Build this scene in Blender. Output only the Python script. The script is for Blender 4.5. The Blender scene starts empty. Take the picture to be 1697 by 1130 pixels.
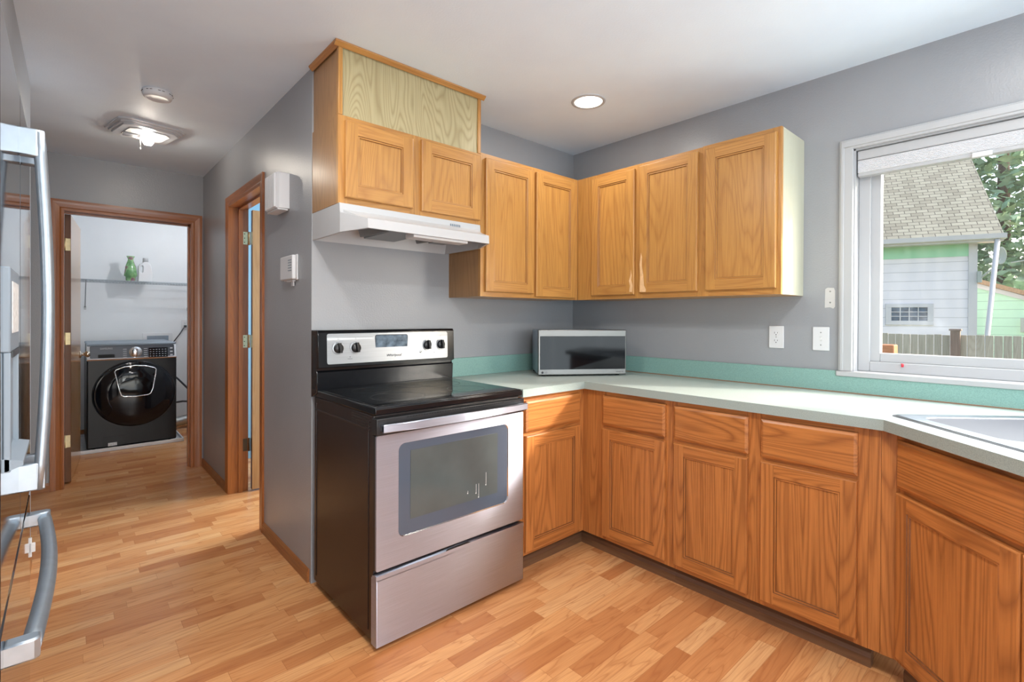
import bpy, bmesh, math, random
from mathutils import Vector, Matrix
C = bpy.context.scene
COL = C.collection
PI = math.pi
random.seed(7)

# ------------------------------------------------------------------ camera
cam = bpy.data.cameras.new('camera')
cam.sensor_fit = 'HORIZONTAL'; cam.sensor_width = 36.0
cam.lens = 820.748 / 1697 * 36.0
cam.shift_y = -(565 - 529.98) / 1697
cam.clip_start = 0.02; cam.clip_end = 300
co = bpy.data.objects.new('camera', cam); COL.objects.link(co)
yw, pt, rl = math.radians(41.9875), math.radians(-0.2739), math.radians(0.239)
fw = Vector((math.sin(yw)*math.cos(pt), math.cos(yw)*math.cos(pt), math.sin(pt)))
rt = Vector((math.cos(yw), -math.sin(yw), 0)); up = rt.cross(fw)
r2 = rt*math.cos(rl) + up*math.sin(rl); u2 = -rt*math.sin(rl) + up*math.cos(rl)
co.matrix_world = Matrix(((r2.x, u2.x, -fw.x, -2.7109), (r2.y, u2.y, -fw.y, -2.3586), (r2.z, u2.z, -fw.z, 1.2572), (0, 0, 0, 1)))
C.camera = co

# ------------------------------------------------------------------ world, sun, exposure
w = bpy.data.worlds.new('sky'); C.world = w; w.use_nodes = True
wn = w.node_tree; bg = wn.nodes['Background']
sky = wn.nodes.new('ShaderNodeTexSky'); sky.sky_type = 'NISHITA'; sky.sun_disc = False
sky.sun_elevation = math.radians(35); sky.sun_rotation = math.radians(146); sky.altitude = 50
sky.air_density = 1.0; sky.dust_density = 4.0; sky.ozone_density = 0.6
wn.links.new(sky.outputs[0], bg.inputs[0]); bg.inputs[1].default_value = 0.62
sl = bpy.data.lights.new('sun', 'SUN'); sl.energy = 6.2; sl.angle = math.radians(5); sl.color = (1, .95, .86)
so = bpy.data.objects.new('sun', sl); COL.objects.link(so)
so.rotation_euler = Vector((-1, 1.5, -0.82)).to_track_quat('-Z', 'Y').to_euler()
C.view_settings.view_transform = 'Standard'; C.view_settings.look = 'None'
C.view_settings.gamma = 1.0; C.view_settings.use_curve_mapping = False
C.view_settings.exposure = 0.0
C.cycles.max_bounces = 10; C.cycles.diffuse_bounces = 6; C.cycles.glossy_bounces = 6
C.cycles.transparent_max_bounces = 12; C.cycles.sample_clamp_indirect = 6; C.cycles.sample_clamp_direct = 0

def area(name, loc, direction, sx, sy, power, color, shape='RECTANGLE', spread=180):
    l = bpy.data.lights.new(name, 'AREA'); l.shape = shape; l.size = sx; l.size_y = sy
    l.energy = power; l.color = color; l.spread = math.radians(spread)
    o = bpy.data.objects.new(name, l); COL.objects.link(o); o.location = loc
    o.rotation_euler = Vector(direction).to_track_quat('-Z', 'Y').to_euler()
    return o
DAY = (0.80, 0.92, 1.0); WARM = (1.0, 0.97, 0.92)
# fill at added glazed door and west window; daylight of side room, kitchen window
area('fill_back_opening', (-2.0, -4.62, 1.05), (0, 1, .85), 2.3, 1.7, 92, DAY)  # added fill, tilted up to brighten the ceiling
area('daylight_side_room', (-0.25, 1.25, 1.5), (-1, 0, -.25), 1.0, 1.2, 84, (0.85, 0.94, 1.0))
area('fill_west_opening', (-2.93, -3.45, 1.45), (1, 0, .6), 1.2, 1.0, 16, DAY)  # added fill for the lower cabinets, no such window known
area('daylight_kitchen_window', (0.02, -2.25, 1.50), (-1, .12, -.20), .80, .60, 13, (.95, .98, 1.0))

# ------------------------------------------------------------------ materials
def lin(c):
    return tuple(((x/255)/12.92 if x/255 <= .04045 else ((x/255+.055)/1.055)**2.4) for x in c) + (1,)
class N:
    def __init__(s, name):
        s.m = bpy.data.materials.new(name); s.m.use_nodes = True
        s.t = s.m.node_tree; s.p = s.t.nodes['Principled BSDF']; s.out = s.t.nodes['Material Output']
    def n(s, typ, **kw):
        nd = s.t.nodes.new('ShaderNode'+typ)
        for k, v in kw.items():
            if hasattr(nd, k): setattr(nd, k, v)
            else: nd.inputs[k].default_value = v
        return nd
    def l(s, a, b): s.t.links.new(a, b)
    def math(s, op, a, b=None, c=None):
        nd = s.t.nodes.new('ShaderNodeMath'); nd.operation = op
        for i, v in enumerate((a, b, c)):
            if v is None: continue
            if isinstance(v, (int, float)): nd.inputs[i].default_value = v
            else: s.l(v, nd.inputs[i])
        return nd.outputs[0]
    def ramp(s, fac, stops):
        nd = s.t.nodes.new('ShaderNodeValToRGB'); e = nd.color_ramp.elements
        while len(e) < len(stops): e.new(.5)
        for x, (pos, col) in zip(e, stops): x.position = pos; x.color = col
        s.l(fac, nd.inputs[0]); return nd.outputs[0]
    def mix(s, fac, a, b, mode='MIX'):
        nd = s.t.nodes.new('ShaderNodeMix'); nd.data_type = 'RGBA'; nd.blend_type = mode
        for sock, v in ((nd.inputs[0], fac), (nd.inputs[6], a), (nd.inputs[7], b)):
            if isinstance(v, (int, float)): sock.default_value = v
            elif isinstance(v, tuple): sock.default_value = v
            else: s.l(v, sock)
        return nd.outputs[2]
    def bump(s, h, strength, dist=.002):
        nd = s.n('Bump', Strength=strength, Distance=dist); s.l(h, nd.inputs['Height']); s.l(nd.outputs[0], s.p.inputs['Normal'])
    def set(s, **kw):
        for k, v in kw.items(): s.p.inputs[k].default_value = v
def plain(name, rgb, rough=.5, metal=0, spec=.5, coat=0, noise=0, nscale=30, bump=0, bscale=200, emit=0, linear=False):
    a = N(name); c = rgb+(1,) if linear else lin(rgb)
    a.set(**{'Base Color': c, 'Roughness': rough, 'Metallic': metal, 'Specular IOR Level': spec, 'Coat Weight': coat})
    tc = a.n('TexCoord')
    if noise:
        nz = a.n('TexNoise', Scale=nscale, Detail=3); a.l(tc.outputs['Object'], nz.inputs['Vector'])
        d = tuple(x*(1-noise) for x in c[:3])+(1,); b = tuple(min(1, x*(1+noise)) for x in c[:3])+(1,)
        a.l(a.ramp(nz.outputs[0], [(.3, d), (.7, b)]), a.p.inputs['Base Color'])
    if bump:
        nz = a.n('TexNoise', Scale=bscale, Detail=2); a.l(tc.outputs['Object'], nz.inputs['Vector']); a.bump(nz.outputs[0], bump)
    if emit:
        a.set(**{'Emission Color': c, 'Emission Strength': emit})
    return a.m
def wood(name, light, dark, axis, rough=.36, contour=.34, cross=5.2, along=.42, pore=.34):
    a = N(name); tc = a.n('TexCoord'); oi = a.n('ObjectInfo')
    off = a.n('VectorMath', operation='SCALE'); off.inputs[0].default_value = (17.3, 9.1, 23.7); a.l(oi.outputs['Random'], off.inputs['Scale'])
    ad = a.n('VectorMath', operation='ADD'); a.l(tc.outputs['Object'], ad.inputs[0]); a.l(off.outputs[0], ad.inputs[1])
    def mp(c, l):
        sc = [c, c, c]; sc[axis] = l
        m = a.n('Mapping'); m.inputs['Scale'].default_value = sc; a.l(ad.outputs[0], m.inputs[0]); return m.outputs[0]
    n1 = a.n('TexNoise', Scale=1.0, Detail=1.5, Distortion=.35); a.l(mp(cross, along), n1.inputs['Vector'])
    rings = a.math('PINGPONG', a.math('MULTIPLY', n1.outputs[0], 30), .5)
    rings = a.math('MULTIPLY', rings, 2)
    n2 = a.n('TexNoise', Scale=1.0, Detail=4, Roughness=.65); a.l(mp(150, 4.5), n2.inputs['Vector'])
    n3 = a.n('TexNoise', Scale=1.0, Detail=2); a.l(mp(4, .8), n3.inputs['Vector'])
    l4, d4 = lin(light), lin(dark)
    base = a.mix(a.ramp(n3.outputs[0], [(.3, (0, 0, 0, 1)), (.7, (1, 1, 1, 1))]), tuple(x*.86 for x in l4[:3])+(1,), l4)
    ringf = a.math('MULTIPLY', a.ramp(rings, [(.0, (1, 1, 1, 1)), (.35, (.35, .35, .35, 1)), (.7, (0, 0, 0, 1))]), contour)
    c1 = a.mix(ringf, base, d4)
    poref = a.math('MULTIPLY', a.ramp(n2.outputs[0], [(.36, (1, 1, 1, 1)), (.56, (0, 0, 0, 1))]), pore)
    c2 = a.mix(poref, c1, d4)
    a.l(c2, a.p.inputs['Base Color']); a.set(Roughness=rough)
    a.p.inputs['Coat Weight'].default_value = .25; a.p.inputs['Coat Roughness'].default_value = .25
    a.bump(n2.outputs[0], .12, .001)
    return a.m
def brushed(name, rgb, rough=.3, stretch=(1, 1, 260), bump=.03, streak=.12, aniso=0):
    a = N(name); tc = a.n('TexCoord'); m = a.n('Mapping'); m.inputs['Scale'].default_value = stretch
    a.l(tc.outputs['Object'], m.inputs[0]); nz = a.n('TexNoise', Scale=4, Detail=3); a.l(m.outputs[0], nz.inputs['Vector'])
    c = lin(rgb); a.set(Metallic=1.0, Roughness=rough)
    if aniso:
        tg = a.n('Tangent', direction_type='RADIAL', axis='Z'); a.l(tg.outputs[0], a.p.inputs['Tangent']); a.p.inputs['Anisotropic'].default_value = aniso; a.p.inputs['Anisotropic Rotation'].default_value = .25
    a.l(a.ramp(nz.outputs[0], [(.3, tuple(x*(1-streak) for x in c[:3])+(1,)), (.7, tuple(min(1, x*(1+streak)) for x in c[:3])+(1,))]), a.p.inputs['Base Color'])
    a.bump(nz.outputs[0], bump, .001)
    return a.m

def wallpaint(name, rgb, rough, b=.25, scale=170):
    return plain(name, rgb, rough=rough, spec=.5, bump=b, bscale=scale, noise=.03, nscale=3)
M = {}
M['wall'] = wallpaint('grey_wall_paint', (152, 154, 158), .34, .40, 130)
M['white_wall'] = wallpaint('white_wall_paint', (226, 228, 230), .5, .12)
M['blue_wall'] = wallpaint('daylit_blue_wall', (122, 160, 180), .5, .12)  # blue daylight on this wall is put into its colour
M['ceil'] = wallpaint('white_ceiling_paint', (226, 240, 254), .6, .25, 120)
M['oak'] = wood('oak_vertical', (194, 142, 74), (138, 82, 38), 2)
M['oakh'] = wood('oak_across', (194, 141, 74), (138, 82, 38), 0)
M['oaky'] = wood('oak_deep', (198, 140, 80), (138, 82, 38), 1)
M['oakl'] = wood('worn_dim_oak_vertical', (194, 124, 64), (116, 62, 26), 2, contour=.55)  # upper oak made redder and darker, for wear and partly for dimmer light
M['oaklh'] = wood('worn_dim_oak_across', (192, 122, 62), (114, 60, 25), 0, contour=.55)
M['groove'] = wood('darker_groove', (150, 100, 52), (104, 62, 28), 2, contour=.3)  # oak made darker along the grooves beside the door panel
M['groovel'] = wood('darker_groove_lower', (124, 74, 38), (80, 44, 20), 2, contour=.3)
M['trim'] = wood('stained_trim_vertical', (166, 96, 42), (98, 48, 16), 2, rough=.3, contour=.25)
M['trimx'] = wood('stained_trim_along_x', (164, 96, 44), (98, 48, 16), 0, rough=.3, contour=.25)
M['trimy'] = wood('stained_trim_along_y', (164, 96, 44), (98, 48, 16), 1, rough=.3, contour=.25)
M['base'] = wood('oak_baseboard_x', (160, 100, 52), (92, 48, 20), 0, contour=.25)
M['basey'] = wood('oak_baseboard_y', (160, 100, 52), (92, 48, 20), 1, contour=.25)
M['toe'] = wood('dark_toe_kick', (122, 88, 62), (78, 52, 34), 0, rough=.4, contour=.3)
M['toey'] = M['toe']
M['slab'] = wood('varnished_door_slab', (196, 150, 100), (150, 100, 56), 2, rough=.16, contour=.2)
M['slabedge'] = wood('door_slab_edge', (112, 66, 28), (70, 38, 14), 2, rough=.4, contour=.2)
M['veneer'] = wood('pale_green_veneer', (186, 174, 134), (142, 126, 86), 2, contour=.6, cross=5.5, along=1.0, pore=.2)
M['cream'] = wood('cream_laminate_side', (200, 198, 176), (180, 176, 146), 2, contour=.15, pore=.15)
M['tan'] = wood('tan_laminate_side', (172, 128, 80), (120, 80, 44), 2, contour=.3, pore=.2)
M['black'] = plain('black_enamel', (16, 17, 20), rough=.16, spec=.5)
M['satin'] = plain('satin_black', (28, 28, 30), rough=.35)
M['rside'] = plain('dark_brown_enamel', (38, 27, 24), rough=.3, noise=.12, nscale=4)
M['dark'] = plain('dark_void', (10, 10, 11), rough=.8)
M['glassblack'] = plain('black_ceramic_glass', (9, 11, 13), rough=.06, spec=.6)
M['ovenborder'] = plain('oven_glass_border', (76, 85, 98), rough=.14, spec=.6)
M['ovenglass'] = plain('oven_glass', (78, 85, 85), rough=.10, spec=.7, noise=.12, nscale=6)
M['steel'] = brushed('brushed_steel', (196, 202, 218), .42, (1.5, 1.5, 300), .05, aniso=.9)
M['steelp'] = brushed('brushed_steel_panel', (178, 182, 186), .40, (1.5, 1.5, 300), .04, aniso=.6)
M['steelm'] = brushed('microwave_steel', (122, 122, 120), .40, (1.5, 1.5, 300), .04, aniso=.5)
M['mwglass'] = plain('dark_microwave_glass', (8, 10, 14), rough=.06, spec=.18)
M['sinksteel'] = plain('brushed_sink_steel', (132, 138, 142), rough=.32, metal=1, noise=.06, nscale=30)
M['chrome'] = plain('chrome', (220, 222, 226), rough=.10, metal=1)
M['satinmetal'] = plain('satin_aluminium', (170, 182, 194), rough=.40, metal=.85, noise=.05, nscale=40)
M['fridge'] = plain('polished_steel_fridge', (176, 182, 188), rough=.05, metal=1)
M['fridgeside'] = plain('grey_fridge_side', (96, 98, 102), rough=.5)
M['plastic'] = plain('grey_plastic', (126, 138, 150), rough=.4)
M['white'] = plain('white_enamel', (186, 187, 189), rough=.28)
M['whitepl'] = plain('white_plastic', (216, 216, 218), rough=.4)
M['vinyl'] = plain('white_window_vinyl', (180, 181, 183), rough=.35)
M['whitetrim'] = plain('white_painted_trim', (180, 181, 183), rough=.32)
M['greymetal'] = plain('galvanised_metal', (150, 152, 152), rough=.4, metal=.7)
M['brass'] = plain('satin_brass', (214, 200, 160), rough=.35, metal=.8, noise=.1, nscale=60)
M['olddark'] = plain('dark_aged_brass', (92, 76, 58), rough=.4, metal=.7)
M['nickel'] = plain('satin_nickel', (196, 186, 172), rough=.22, metal=1)
M['graphite'] = plain('graphite_enamel', (20, 19, 21), rough=.34, noise=.05, nscale=20, spec=.3)
M['conspanel'] = plain('dark_console', (66, 70, 78), rough=.3, metal=.3)
M['bluegl'] = plain('dark_blue_glass', (8, 12, 19), rough=.06, spec=.4)
M['label'] = plain('white_label', (214, 214, 214), rough=.6, noise=.2, nscale=90)
M['text'] = plain('dark_print', (60, 62, 66), rough=.6)
M['textw'] = plain('pale_print', (188, 192, 198), rough=.6)
M['red'] = plain('red_plastic', (206, 50, 66), rough=.4)
M['patch'] = plain('bare_wallboard_patch', (196, 194, 192), rough=.8)
M['glow'] = plain('lit_diffuser', (255, 246, 230), emit=5)
M['bulb'] = plain('lit_bulb', (255, 244, 228), emit=150)
M['mirrorglass'] = plain('mirrored_glass_tier', (232, 233, 235), rough=.28, metal=.75)
M['duct'] = plain('aluminium_duct', (190, 190, 188), rough=.3, metal=1)
M['cord'] = plain('dark_cord', (60, 60, 66), rough=.5)
M['wirecoat'] = plain('grey_coated_wire', (176, 184, 190), rough=.4)
M['blind'] = plain('white_pleated_fabric', (226, 226, 228), rough=.8)
M['gold'] = plain('brown_caulk_line', (150, 112, 84), rough=.5)
# laminate worktop
def speck(name, rgb, rough, dotdark=.75):
    a = N(name); tc = a.n('TexCoord'); nz = a.n('TexNoise', Scale=420, Detail=2); a.l(tc.outputs['Object'], nz.inputs['Vector'])
    c = lin(rgb); d = tuple(x*dotdark for x in c[:3])+(1,); b = tuple(min(1, x*1.12) for x in c[:3])+(1,)
    a.l(a.ramp(nz.outputs[0], [(.36, d), (.5, c), (.66, b)]), a.p.inputs['Base Color']); a.set(Roughness=rough)
    return a.m
M['counter'] = speck('pale_sage_laminate', (172, 182, 176), .34, .88)
M['counteredge'] = speck('shaded_sage_laminate_edge', (152, 164, 159), .4, .85)  # same laminate as the top, with the edge's shade put into its colour
M['splash'] = speck('teal_laminate', (132, 170, 162), .4, .82)
# vase
a = N('painted_green_ceramic'); tc = a.n('TexCoord'); nz = a.n('TexNoise', Scale=14, Detail=3); a.l(tc.outputs['Object'], nz.inputs['Vector'])
a.l(a.ramp(nz.outputs[0], [(.40, lin((96, 140, 92))), (.56, lin((136, 176, 124))), (.60, lin((140, 108, 108))), (.70, lin((110, 78, 98)))]), a.p.inputs['Base Color']); a.set(Roughness=.2)
M['vase'] = a.m
# laminate floor: three-strip boards running along X
a = N('cherry_strip_laminate'); tc = a.n('TexCoord'); sx = a.n('SeparateXYZ'); a.l(tc.outputs['Object'], sx.inputs[0])
X, Y = sx.outputs[0], sx.outputs[1]
ry = a.math('DIVIDE', Y, .0655); row = a.math('FLOOR', ry)
wr = a.n('TexWhiteNoise', noise_dimensions='1D'); a.l(row, wr.inputs['W'])
wr2 = a.n('TexWhiteNoise', noise_dimensions='1D'); a.l(a.math('ADD', row, 311.7), wr2.inputs['W'])
Ln = a.math('ADD', a.math('MULTIPLY', wr2.outputs[0], .20), .27)
u = a.math('DIVIDE', a.math('ADD', X, a.math('MULTIPLY', wr.outputs[0], 3)), Ln); cell = a.math('FLOOR', u)
cv = a.n('CombineXYZ'); a.l(row, cv.inputs[0]); a.l(cell, cv.inputs[1])
wc = a.n('TexWhiteNoise', noise_dimensions='2D'); a.l(cv.outputs[0], wc.inputs['Vector'])
cs = a.n('VectorMath', operation='SCALE'); a.l(wc.outputs['Color'], cs.inputs[0]); cs.inputs['Scale'].default_value = 40
ad = a.n('VectorMath', operation='ADD'); a.l(tc.outputs['Object'], ad.inputs[0]); a.l(cs.outputs[0], ad.inputs[1])
def fm(s):
    m = a.n('Mapping'); m.inputs['Scale'].default_value = s; a.l(ad.outputs[0], m.inputs[0]); return m.outputs[0]
n1 = a.n('TexNoise', Scale=1, Detail=2, Distortion=.5); a.l(fm((1.6, 13, 1)), n1.inputs['Vector'])
n2 = a.n('TexNoise', Scale=1, Detail=4); a.l(fm((6, 190, 1)), n2.inputs['Vector'])
tone = a.ramp(wc.outputs['Value'], [(0, lin((178, 114, 68))), (.22, lin((199, 136, 85))), (.7, lin((213, 154, 100))), (1, lin((219, 168, 116)))])
rg = a.math('MULTIPLY', a.math('PINGPONG', a.math('MULTIPLY', n1.outputs[0], 8), .5), 2)
c1 = a.mix(a.math('MULTIPLY', a.ramp(rg, [(0, (1, 1, 1, 1)), (.25, (.25, .25, .25, 1)), (.8, (0, 0, 0, 1))]), .42), tone, lin((150, 86, 48)))
c2 = a.mix(a.math('MULTIPLY', a.ramp(n2.outputs[0], [(.4, (1, 1, 1, 1)), (.6, (0, 0, 0, 1))]), .22), c1, lin((156, 98, 62)))
fy = a.math('FRACT', ry); seam = a.math('LESS_THAN', fy, .025)
fu = a.math('MULTIPLY', a.math('FRACT', u), Ln); seam2 = a.math('LESS_THAN', fu, .0016)
sm = a.math('MULTIPLY', a.math('MAXIMUM', seam, seam2), .35)
a.l(a.mix(sm, c2, lin((110, 60, 34))), a.p.inputs['Base Color']); a.set(Roughness=.27)
a.set(**{'Specular IOR Level': .27})
M['floor'] = a.m
# window glass: mostly clear, a little reflection and dirt
a = N('window_glass'); t = a.t; tr = a.n('BsdfTransparent'); gl = a.n('BsdfGlossy', Roughness=.02); fr = a.n('Fresnel', IOR=1.35)
tl = a.n('BsdfTranslucent'); tl.inputs['Color'].default_value = (.9, .93, .95, 1)
mx = a.n('MixShader'); gm = a.n('NewGeometry'); a.l(a.math('MULTIPLY', fr.outputs[0], a.math('SUBTRACT', 1, gm.outputs['Backfacing'])), mx.inputs[0]); a.l(tr.outputs[0], mx.inputs[1]); a.l(gl.outputs[0], mx.inputs[2])
m2 = a.n('MixShader'); tc = a.n('TexCoord'); mp = a.n('Mapping'); mp.inputs['Scale'].default_value = (1, 14, 2.4); a.l(tc.outputs['Object'], mp.inputs[0])
nz = a.n('TexNoise', Scale=1.6, Detail=3); a.l(mp.outputs[0], nz.inputs['Vector'])
a.l(a.math('MULTIPLY', a.ramp(nz.outputs[0], [(.45, (.3, .3, .3, 1)), (.75, (1, 1, 1, 1))]), .02), m2.inputs[0])
a.l(mx.outputs[0], m2.inputs[1]); a.l(tl.outputs[0], m2.inputs[2]); a.l(m2.outputs[0], a.out.inputs['Surface'])
M['glass'] = a.m
# outdoors
def siding(name, rgb, h=.21):
    a = N(name); tc = a.n('TexCoord'); s = a.n('SeparateXYZ'); a.l(tc.outputs['Object'], s.inputs[0])
    f = a.math('FRACT', a.math('DIVIDE', s.outputs[2], h)); nz = a.n('TexNoise', Scale=2, Detail=3); a.l(tc.outputs['Object'], nz.inputs['Vector'])
    c = lin(rgb); cc = a.ramp(nz.outputs[0], [(.3, tuple(x*.93 for x in c[:3])+(1,)), (.7, c)])
    a.l(a.mix(a.math('LESS_THAN', f, .06), cc, tuple(x*.62 for x in c[:3])+(1,)), a.p.inputs['Base Color']); a.set(Roughness=.6)
    a.bump(f, .5, .01); return a.m
M['siding'] = siding('glare_washed_siding', (214, 212, 216))  # mint siding; the glare washing it out is put into the colour
M['mint'] = siding('mint_siding', (176, 214, 190))
M['mintband'] = plain('mint_top_course', (142, 196, 160), rough=.6)  # siding's own mint, shown only where the glare wash ends
a = N('asphalt_shingles'); tc = a.n('TexCoord'); br = a.n('TexBrick', Scale=1.0); br.offset = .5
br.inputs['Color1'].default_value = lin((150, 148, 130)); br.inputs['Color2'].default_value = lin((122, 118, 102)); br.inputs['Mortar'].default_value = lin((84, 80, 70))
br.inputs['Mortar Size'].default_value = .008; br.inputs['Brick Width'].default_value = .22; br.inputs['Row Height'].default_value = .115; br.inputs['Bias'].default_value = -.2
a.l(tc.outputs['UV'], br.inputs['Vector']); a.l(br.outputs['Color'], a.p.inputs['Base Color']); a.set(Roughness=.9)
M['shingle'] = a.m
M['fencewood'] = wood('weathered_fence_wood', (180, 172, 150), (126, 116, 96), 2, rough=.8, contour=.3)
M['fenceold'] = wood('weathered_brown_post', (134, 112, 96), (86, 66, 52), 2, rough=.8, contour=.3)
M['cedar'] = wood('orange_cedar_block', (190, 120, 70), (120, 70, 36), 1, rough=.7)
M['leaf'] = plain('green_leaves', (152, 180, 128), rough=.6, noise=.4, nscale=2.5)
M['leaf2'] = plain('grey_green_needles', (140, 168, 132), rough=.6, noise=.4, nscale=2.5)
M['bark'] = plain('brown_bark', (86, 66, 50), rough=.9, noise=.3, nscale=9)
M['ground'] = plain('dry_lawn', (120, 124, 84), rough=.95, noise=.3, nscale=4)
M['winblue'] = plain('dark_blue_pane', (52, 74, 94), rough=.15, noise=.5, nscale=9)
M['brownroof'] = plain('brown_roof_edge', (150, 124, 96), rough=.8, noise=.2)
M['dish'] = plain('pale_dish_plastic', (150, 160, 154), rough=.5)

# ------------------------------------------------------------------ mesh helpers
class MB:
    def __init__(s): s.bm = bmesh.new(); s.uv = None
    def quad(s, pts, mi=0):
        f = s.bm.faces.new([s.bm.verts.new(p) for p in pts]); f.material_index = mi; return f
    def box(s, x0, y0, z0, x1, y1, z1, mi=0, bev=0, seg=2):
        vs = [s.bm.verts.new((x, y, z)) for x in (x0, x1) for y in (y0, y1) for z in (z0, z1)]
        fs = [s.bm.faces.new([vs[i] for i in q]) for q in ((0, 1, 3, 2), (4, 6, 7, 5), (0, 4, 5, 1), (2, 3, 7, 6), (0, 2, 6, 4), (1, 5, 7, 3))]
        for f in fs: f.material_index = mi
        if bev:
            es = list({e for f in fs for e in f.edges})
            r = bmesh.ops.bevel(s.bm, geom=es, offset=bev, segments=seg, affect='EDGES', profile=.5)
            for f in r['faces']: f.material_index = mi; f.smooth = True
        return s
    def prism(s, poly, axis, a0, a1, mi=0, mis=None, bev=0, smooth=False):
        def P(p, a):
            return {'x': (a, p[0], p[1]), 'y': (p[0], a, p[1]), 'z': (p[0], p[1], a)}[axis]
        A = [s.bm.verts.new(P(p, a0)) for p in poly]; B = [s.bm.verts.new(P(p, a1)) for p in poly]
        fs = [s.bm.faces.new(A[::-1]), s.bm.faces.new(B)]
        n = len(poly); sd = []
        for i in range(n):
            f = s.bm.faces.new((A[i], A[(i+1) % n], B[(i+1) % n], B[i])); sd.append(f); f.smooth = smooth
        for f in fs+sd: f.material_index = mi
        if mis is not None:
            for f in sd: f.material_index = mis
        if bev:
            es = list({e for f in fs for e in f.edges})
            r = bmesh.ops.bevel(s.bm, geom=es, offset=bev, segments=2, affect='EDGES', profile=.5)
            for f in r['faces']: f.smooth = True
        return s
    def lathe(s, prof, c=(0, 0, 0), axis='z', seg=32, mi=0, sx=1, sy=1):
        rings = []
        for r, h in prof:
            rg = []
            for i in range(seg if r > 1e-6 else 1):
                t = 2*PI*i/seg; a, b = r*math.cos(t)*sx, r*math.sin(t)*sy
                p = {'z': (a, b, h), 'y': (a, -h, b), 'x': (h, a, b)}[axis]   # axis y: +h points to -y
                rg.append(s.bm.verts.new((p[0]+c[0], p[1]+c[1], p[2]+c[2])))
            rings.append(rg)
        for A, B in zip(rings, rings[1:]):
            for i in range(seg):
                j = (i+1) % seg
                if len(A) == 1 and len(B) == 1: continue
                if len(A) == 1: f = s.bm.faces.new((A[0], B[i], B[j]))
                elif len(B) == 1: f = s.bm.faces.new((A[i], A[j], B[0]))
                else: f = s.bm.faces.new((A[i], A[j], B[j], B[i]))
                f.material_index = mi; f.smooth = True
        return s
    def tube(s, pts, r, seg=10, mi=0, ry=None, cap=True, closed=False):
        pts = [Vector(p) for p in pts]; n = len(pts); rings = []
        prev = None
        for i, p in enumerate(pts):
            if closed: d = pts[(i+1) % n]-pts[i-1]
            else: d = (pts[min(i+1, n-1)]-pts[max(i-1, 0)])
            d.normalize()
            if prev is None:
                a = d.cross(Vector((0, 0, 1)))
                if a.length < 1e-3: a = d.cross(Vector((0, 1, 0)))
            else:
                a = prev - d*prev.dot(d)
            a.normalize(); prev = a; b = d.cross(a)
            rr = r[i] if isinstance(r, (list, tuple)) else r; rb = rr if ry is None else ry
            rings.append([s.bm.verts.new(p + a*rr*math.cos(2*PI*k/seg) + b*rb*math.sin(2*PI*k/seg)) for k in range(seg)])
        prs = list(zip(rings, rings[1:]))
        if closed: prs.append((rings[-1], rings[0]))
        for A, B in prs:
            for k in range(seg):
                f = s.bm.faces.new((A[k], A[(k+1) % seg], B[(k+1) % seg], B[k])); f.smooth = True; f.material_index = mi
        if cap and not closed:
            for q in (rings[0][::-1], rings[-1]): s.bm.faces.new(q).material_index = mi
        return s
    def ring(s, r0, ya, r1, yb, mh, mv):
        """frame of four quads between rect r0=(x0,z0,x1,z1) at y=ya and r1 at y=yb"""
        a = [(r0[0], ya, r0[1]), (r0[2], ya, r0[1]), (r0[2], ya, r0[3]), (r0[0], ya, r0[3])]
        b = [(r1[0], yb, r1[1]), (r1[2], yb, r1[1]), (r1[2], yb, r1[3]), (r1[0], yb, r1[3])]
        for i, mi in ((0, mh), (1, mv), (2, mh), (3, mv)):
            j = (i+1) % 4; s.quad((a[i], a[j], b[j], b[i]), mi)
    def build(s, name, mats, parent=None, recalc=True, loc=None):
        if recalc: bmesh.ops.recalc_face_normals(s.bm, faces=s.bm.faces[:])
        me = bpy.data.meshes.new(name); s.bm.to_mesh(me); s.bm.free()
        for m in (mats if isinstance(mats, (list, tuple)) else [mats]): me.materials.append(M[m] if isinstance(m, str) else m)
        o = bpy.data.objects.new(name, me); COL.objects.link(o)
        if parent: o.parent = parent
        if loc: o.location = loc
        return o
def thing(name, label, cat, loc=(0, 0, 0), rz=0, group=None):
    o = bpy.data.objects.new(name, None); COL.objects.link(o); o.empty_display_size = .1
    o.location = loc; o.rotation_euler = (0, 0, rz); o['label'] = label; o['category'] = cat
    if group: o['group'] = group
    return o
def tag(o, label, cat, group=None, kind=None):
    o['label'] = label; o['category'] = cat
    if group: o['group'] = group
    if kind: o['kind'] = kind
    return o
def struct(o): o['kind'] = 'structure'; return o
def lettering(txt, size, parent, loc, rot, mat, ext=.0004, name='lettering', shear=0, align='CENTER', sp=1.0):
    c = bpy.data.curves.new(name, 'FONT'); c.body = txt; c.size = size; c.extrude = ext; c.align_x = align; c.align_y = 'CENTER'; c.shear = shear; c.space_character = sp
    c.materials.append(M[mat]); o = bpy.data.objects.new(name+'_curve', c); COL.objects.link(o); bpy.context.view_layer.update()
    me = bpy.data.meshes.new_from_object(o.evaluated_get(bpy.context.evaluated_depsgraph_get())); bpy.data.objects.remove(o); bpy.data.curves.remove(c)
    me.name = name; o = bpy.data.objects.new(name, me); COL.objects.link(o); o.parent = parent; o.location = loc; o.rotation_euler = rot; return o
def rrect(x0, z0, x1, z1, r, n=6):
    out = []
    for cx, cz, a0 in ((x1-r, z1-r, 0), (x0+r, z1-r, 90), (x0+r, z0+r, 180), (x1-r, z0+r, 270)):
        for i in range(n+1):
            t = math.radians(a0+90*i/n); out.append((cx+r*math.cos(t), cz+r*math.sin(t)))
    return out
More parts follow.
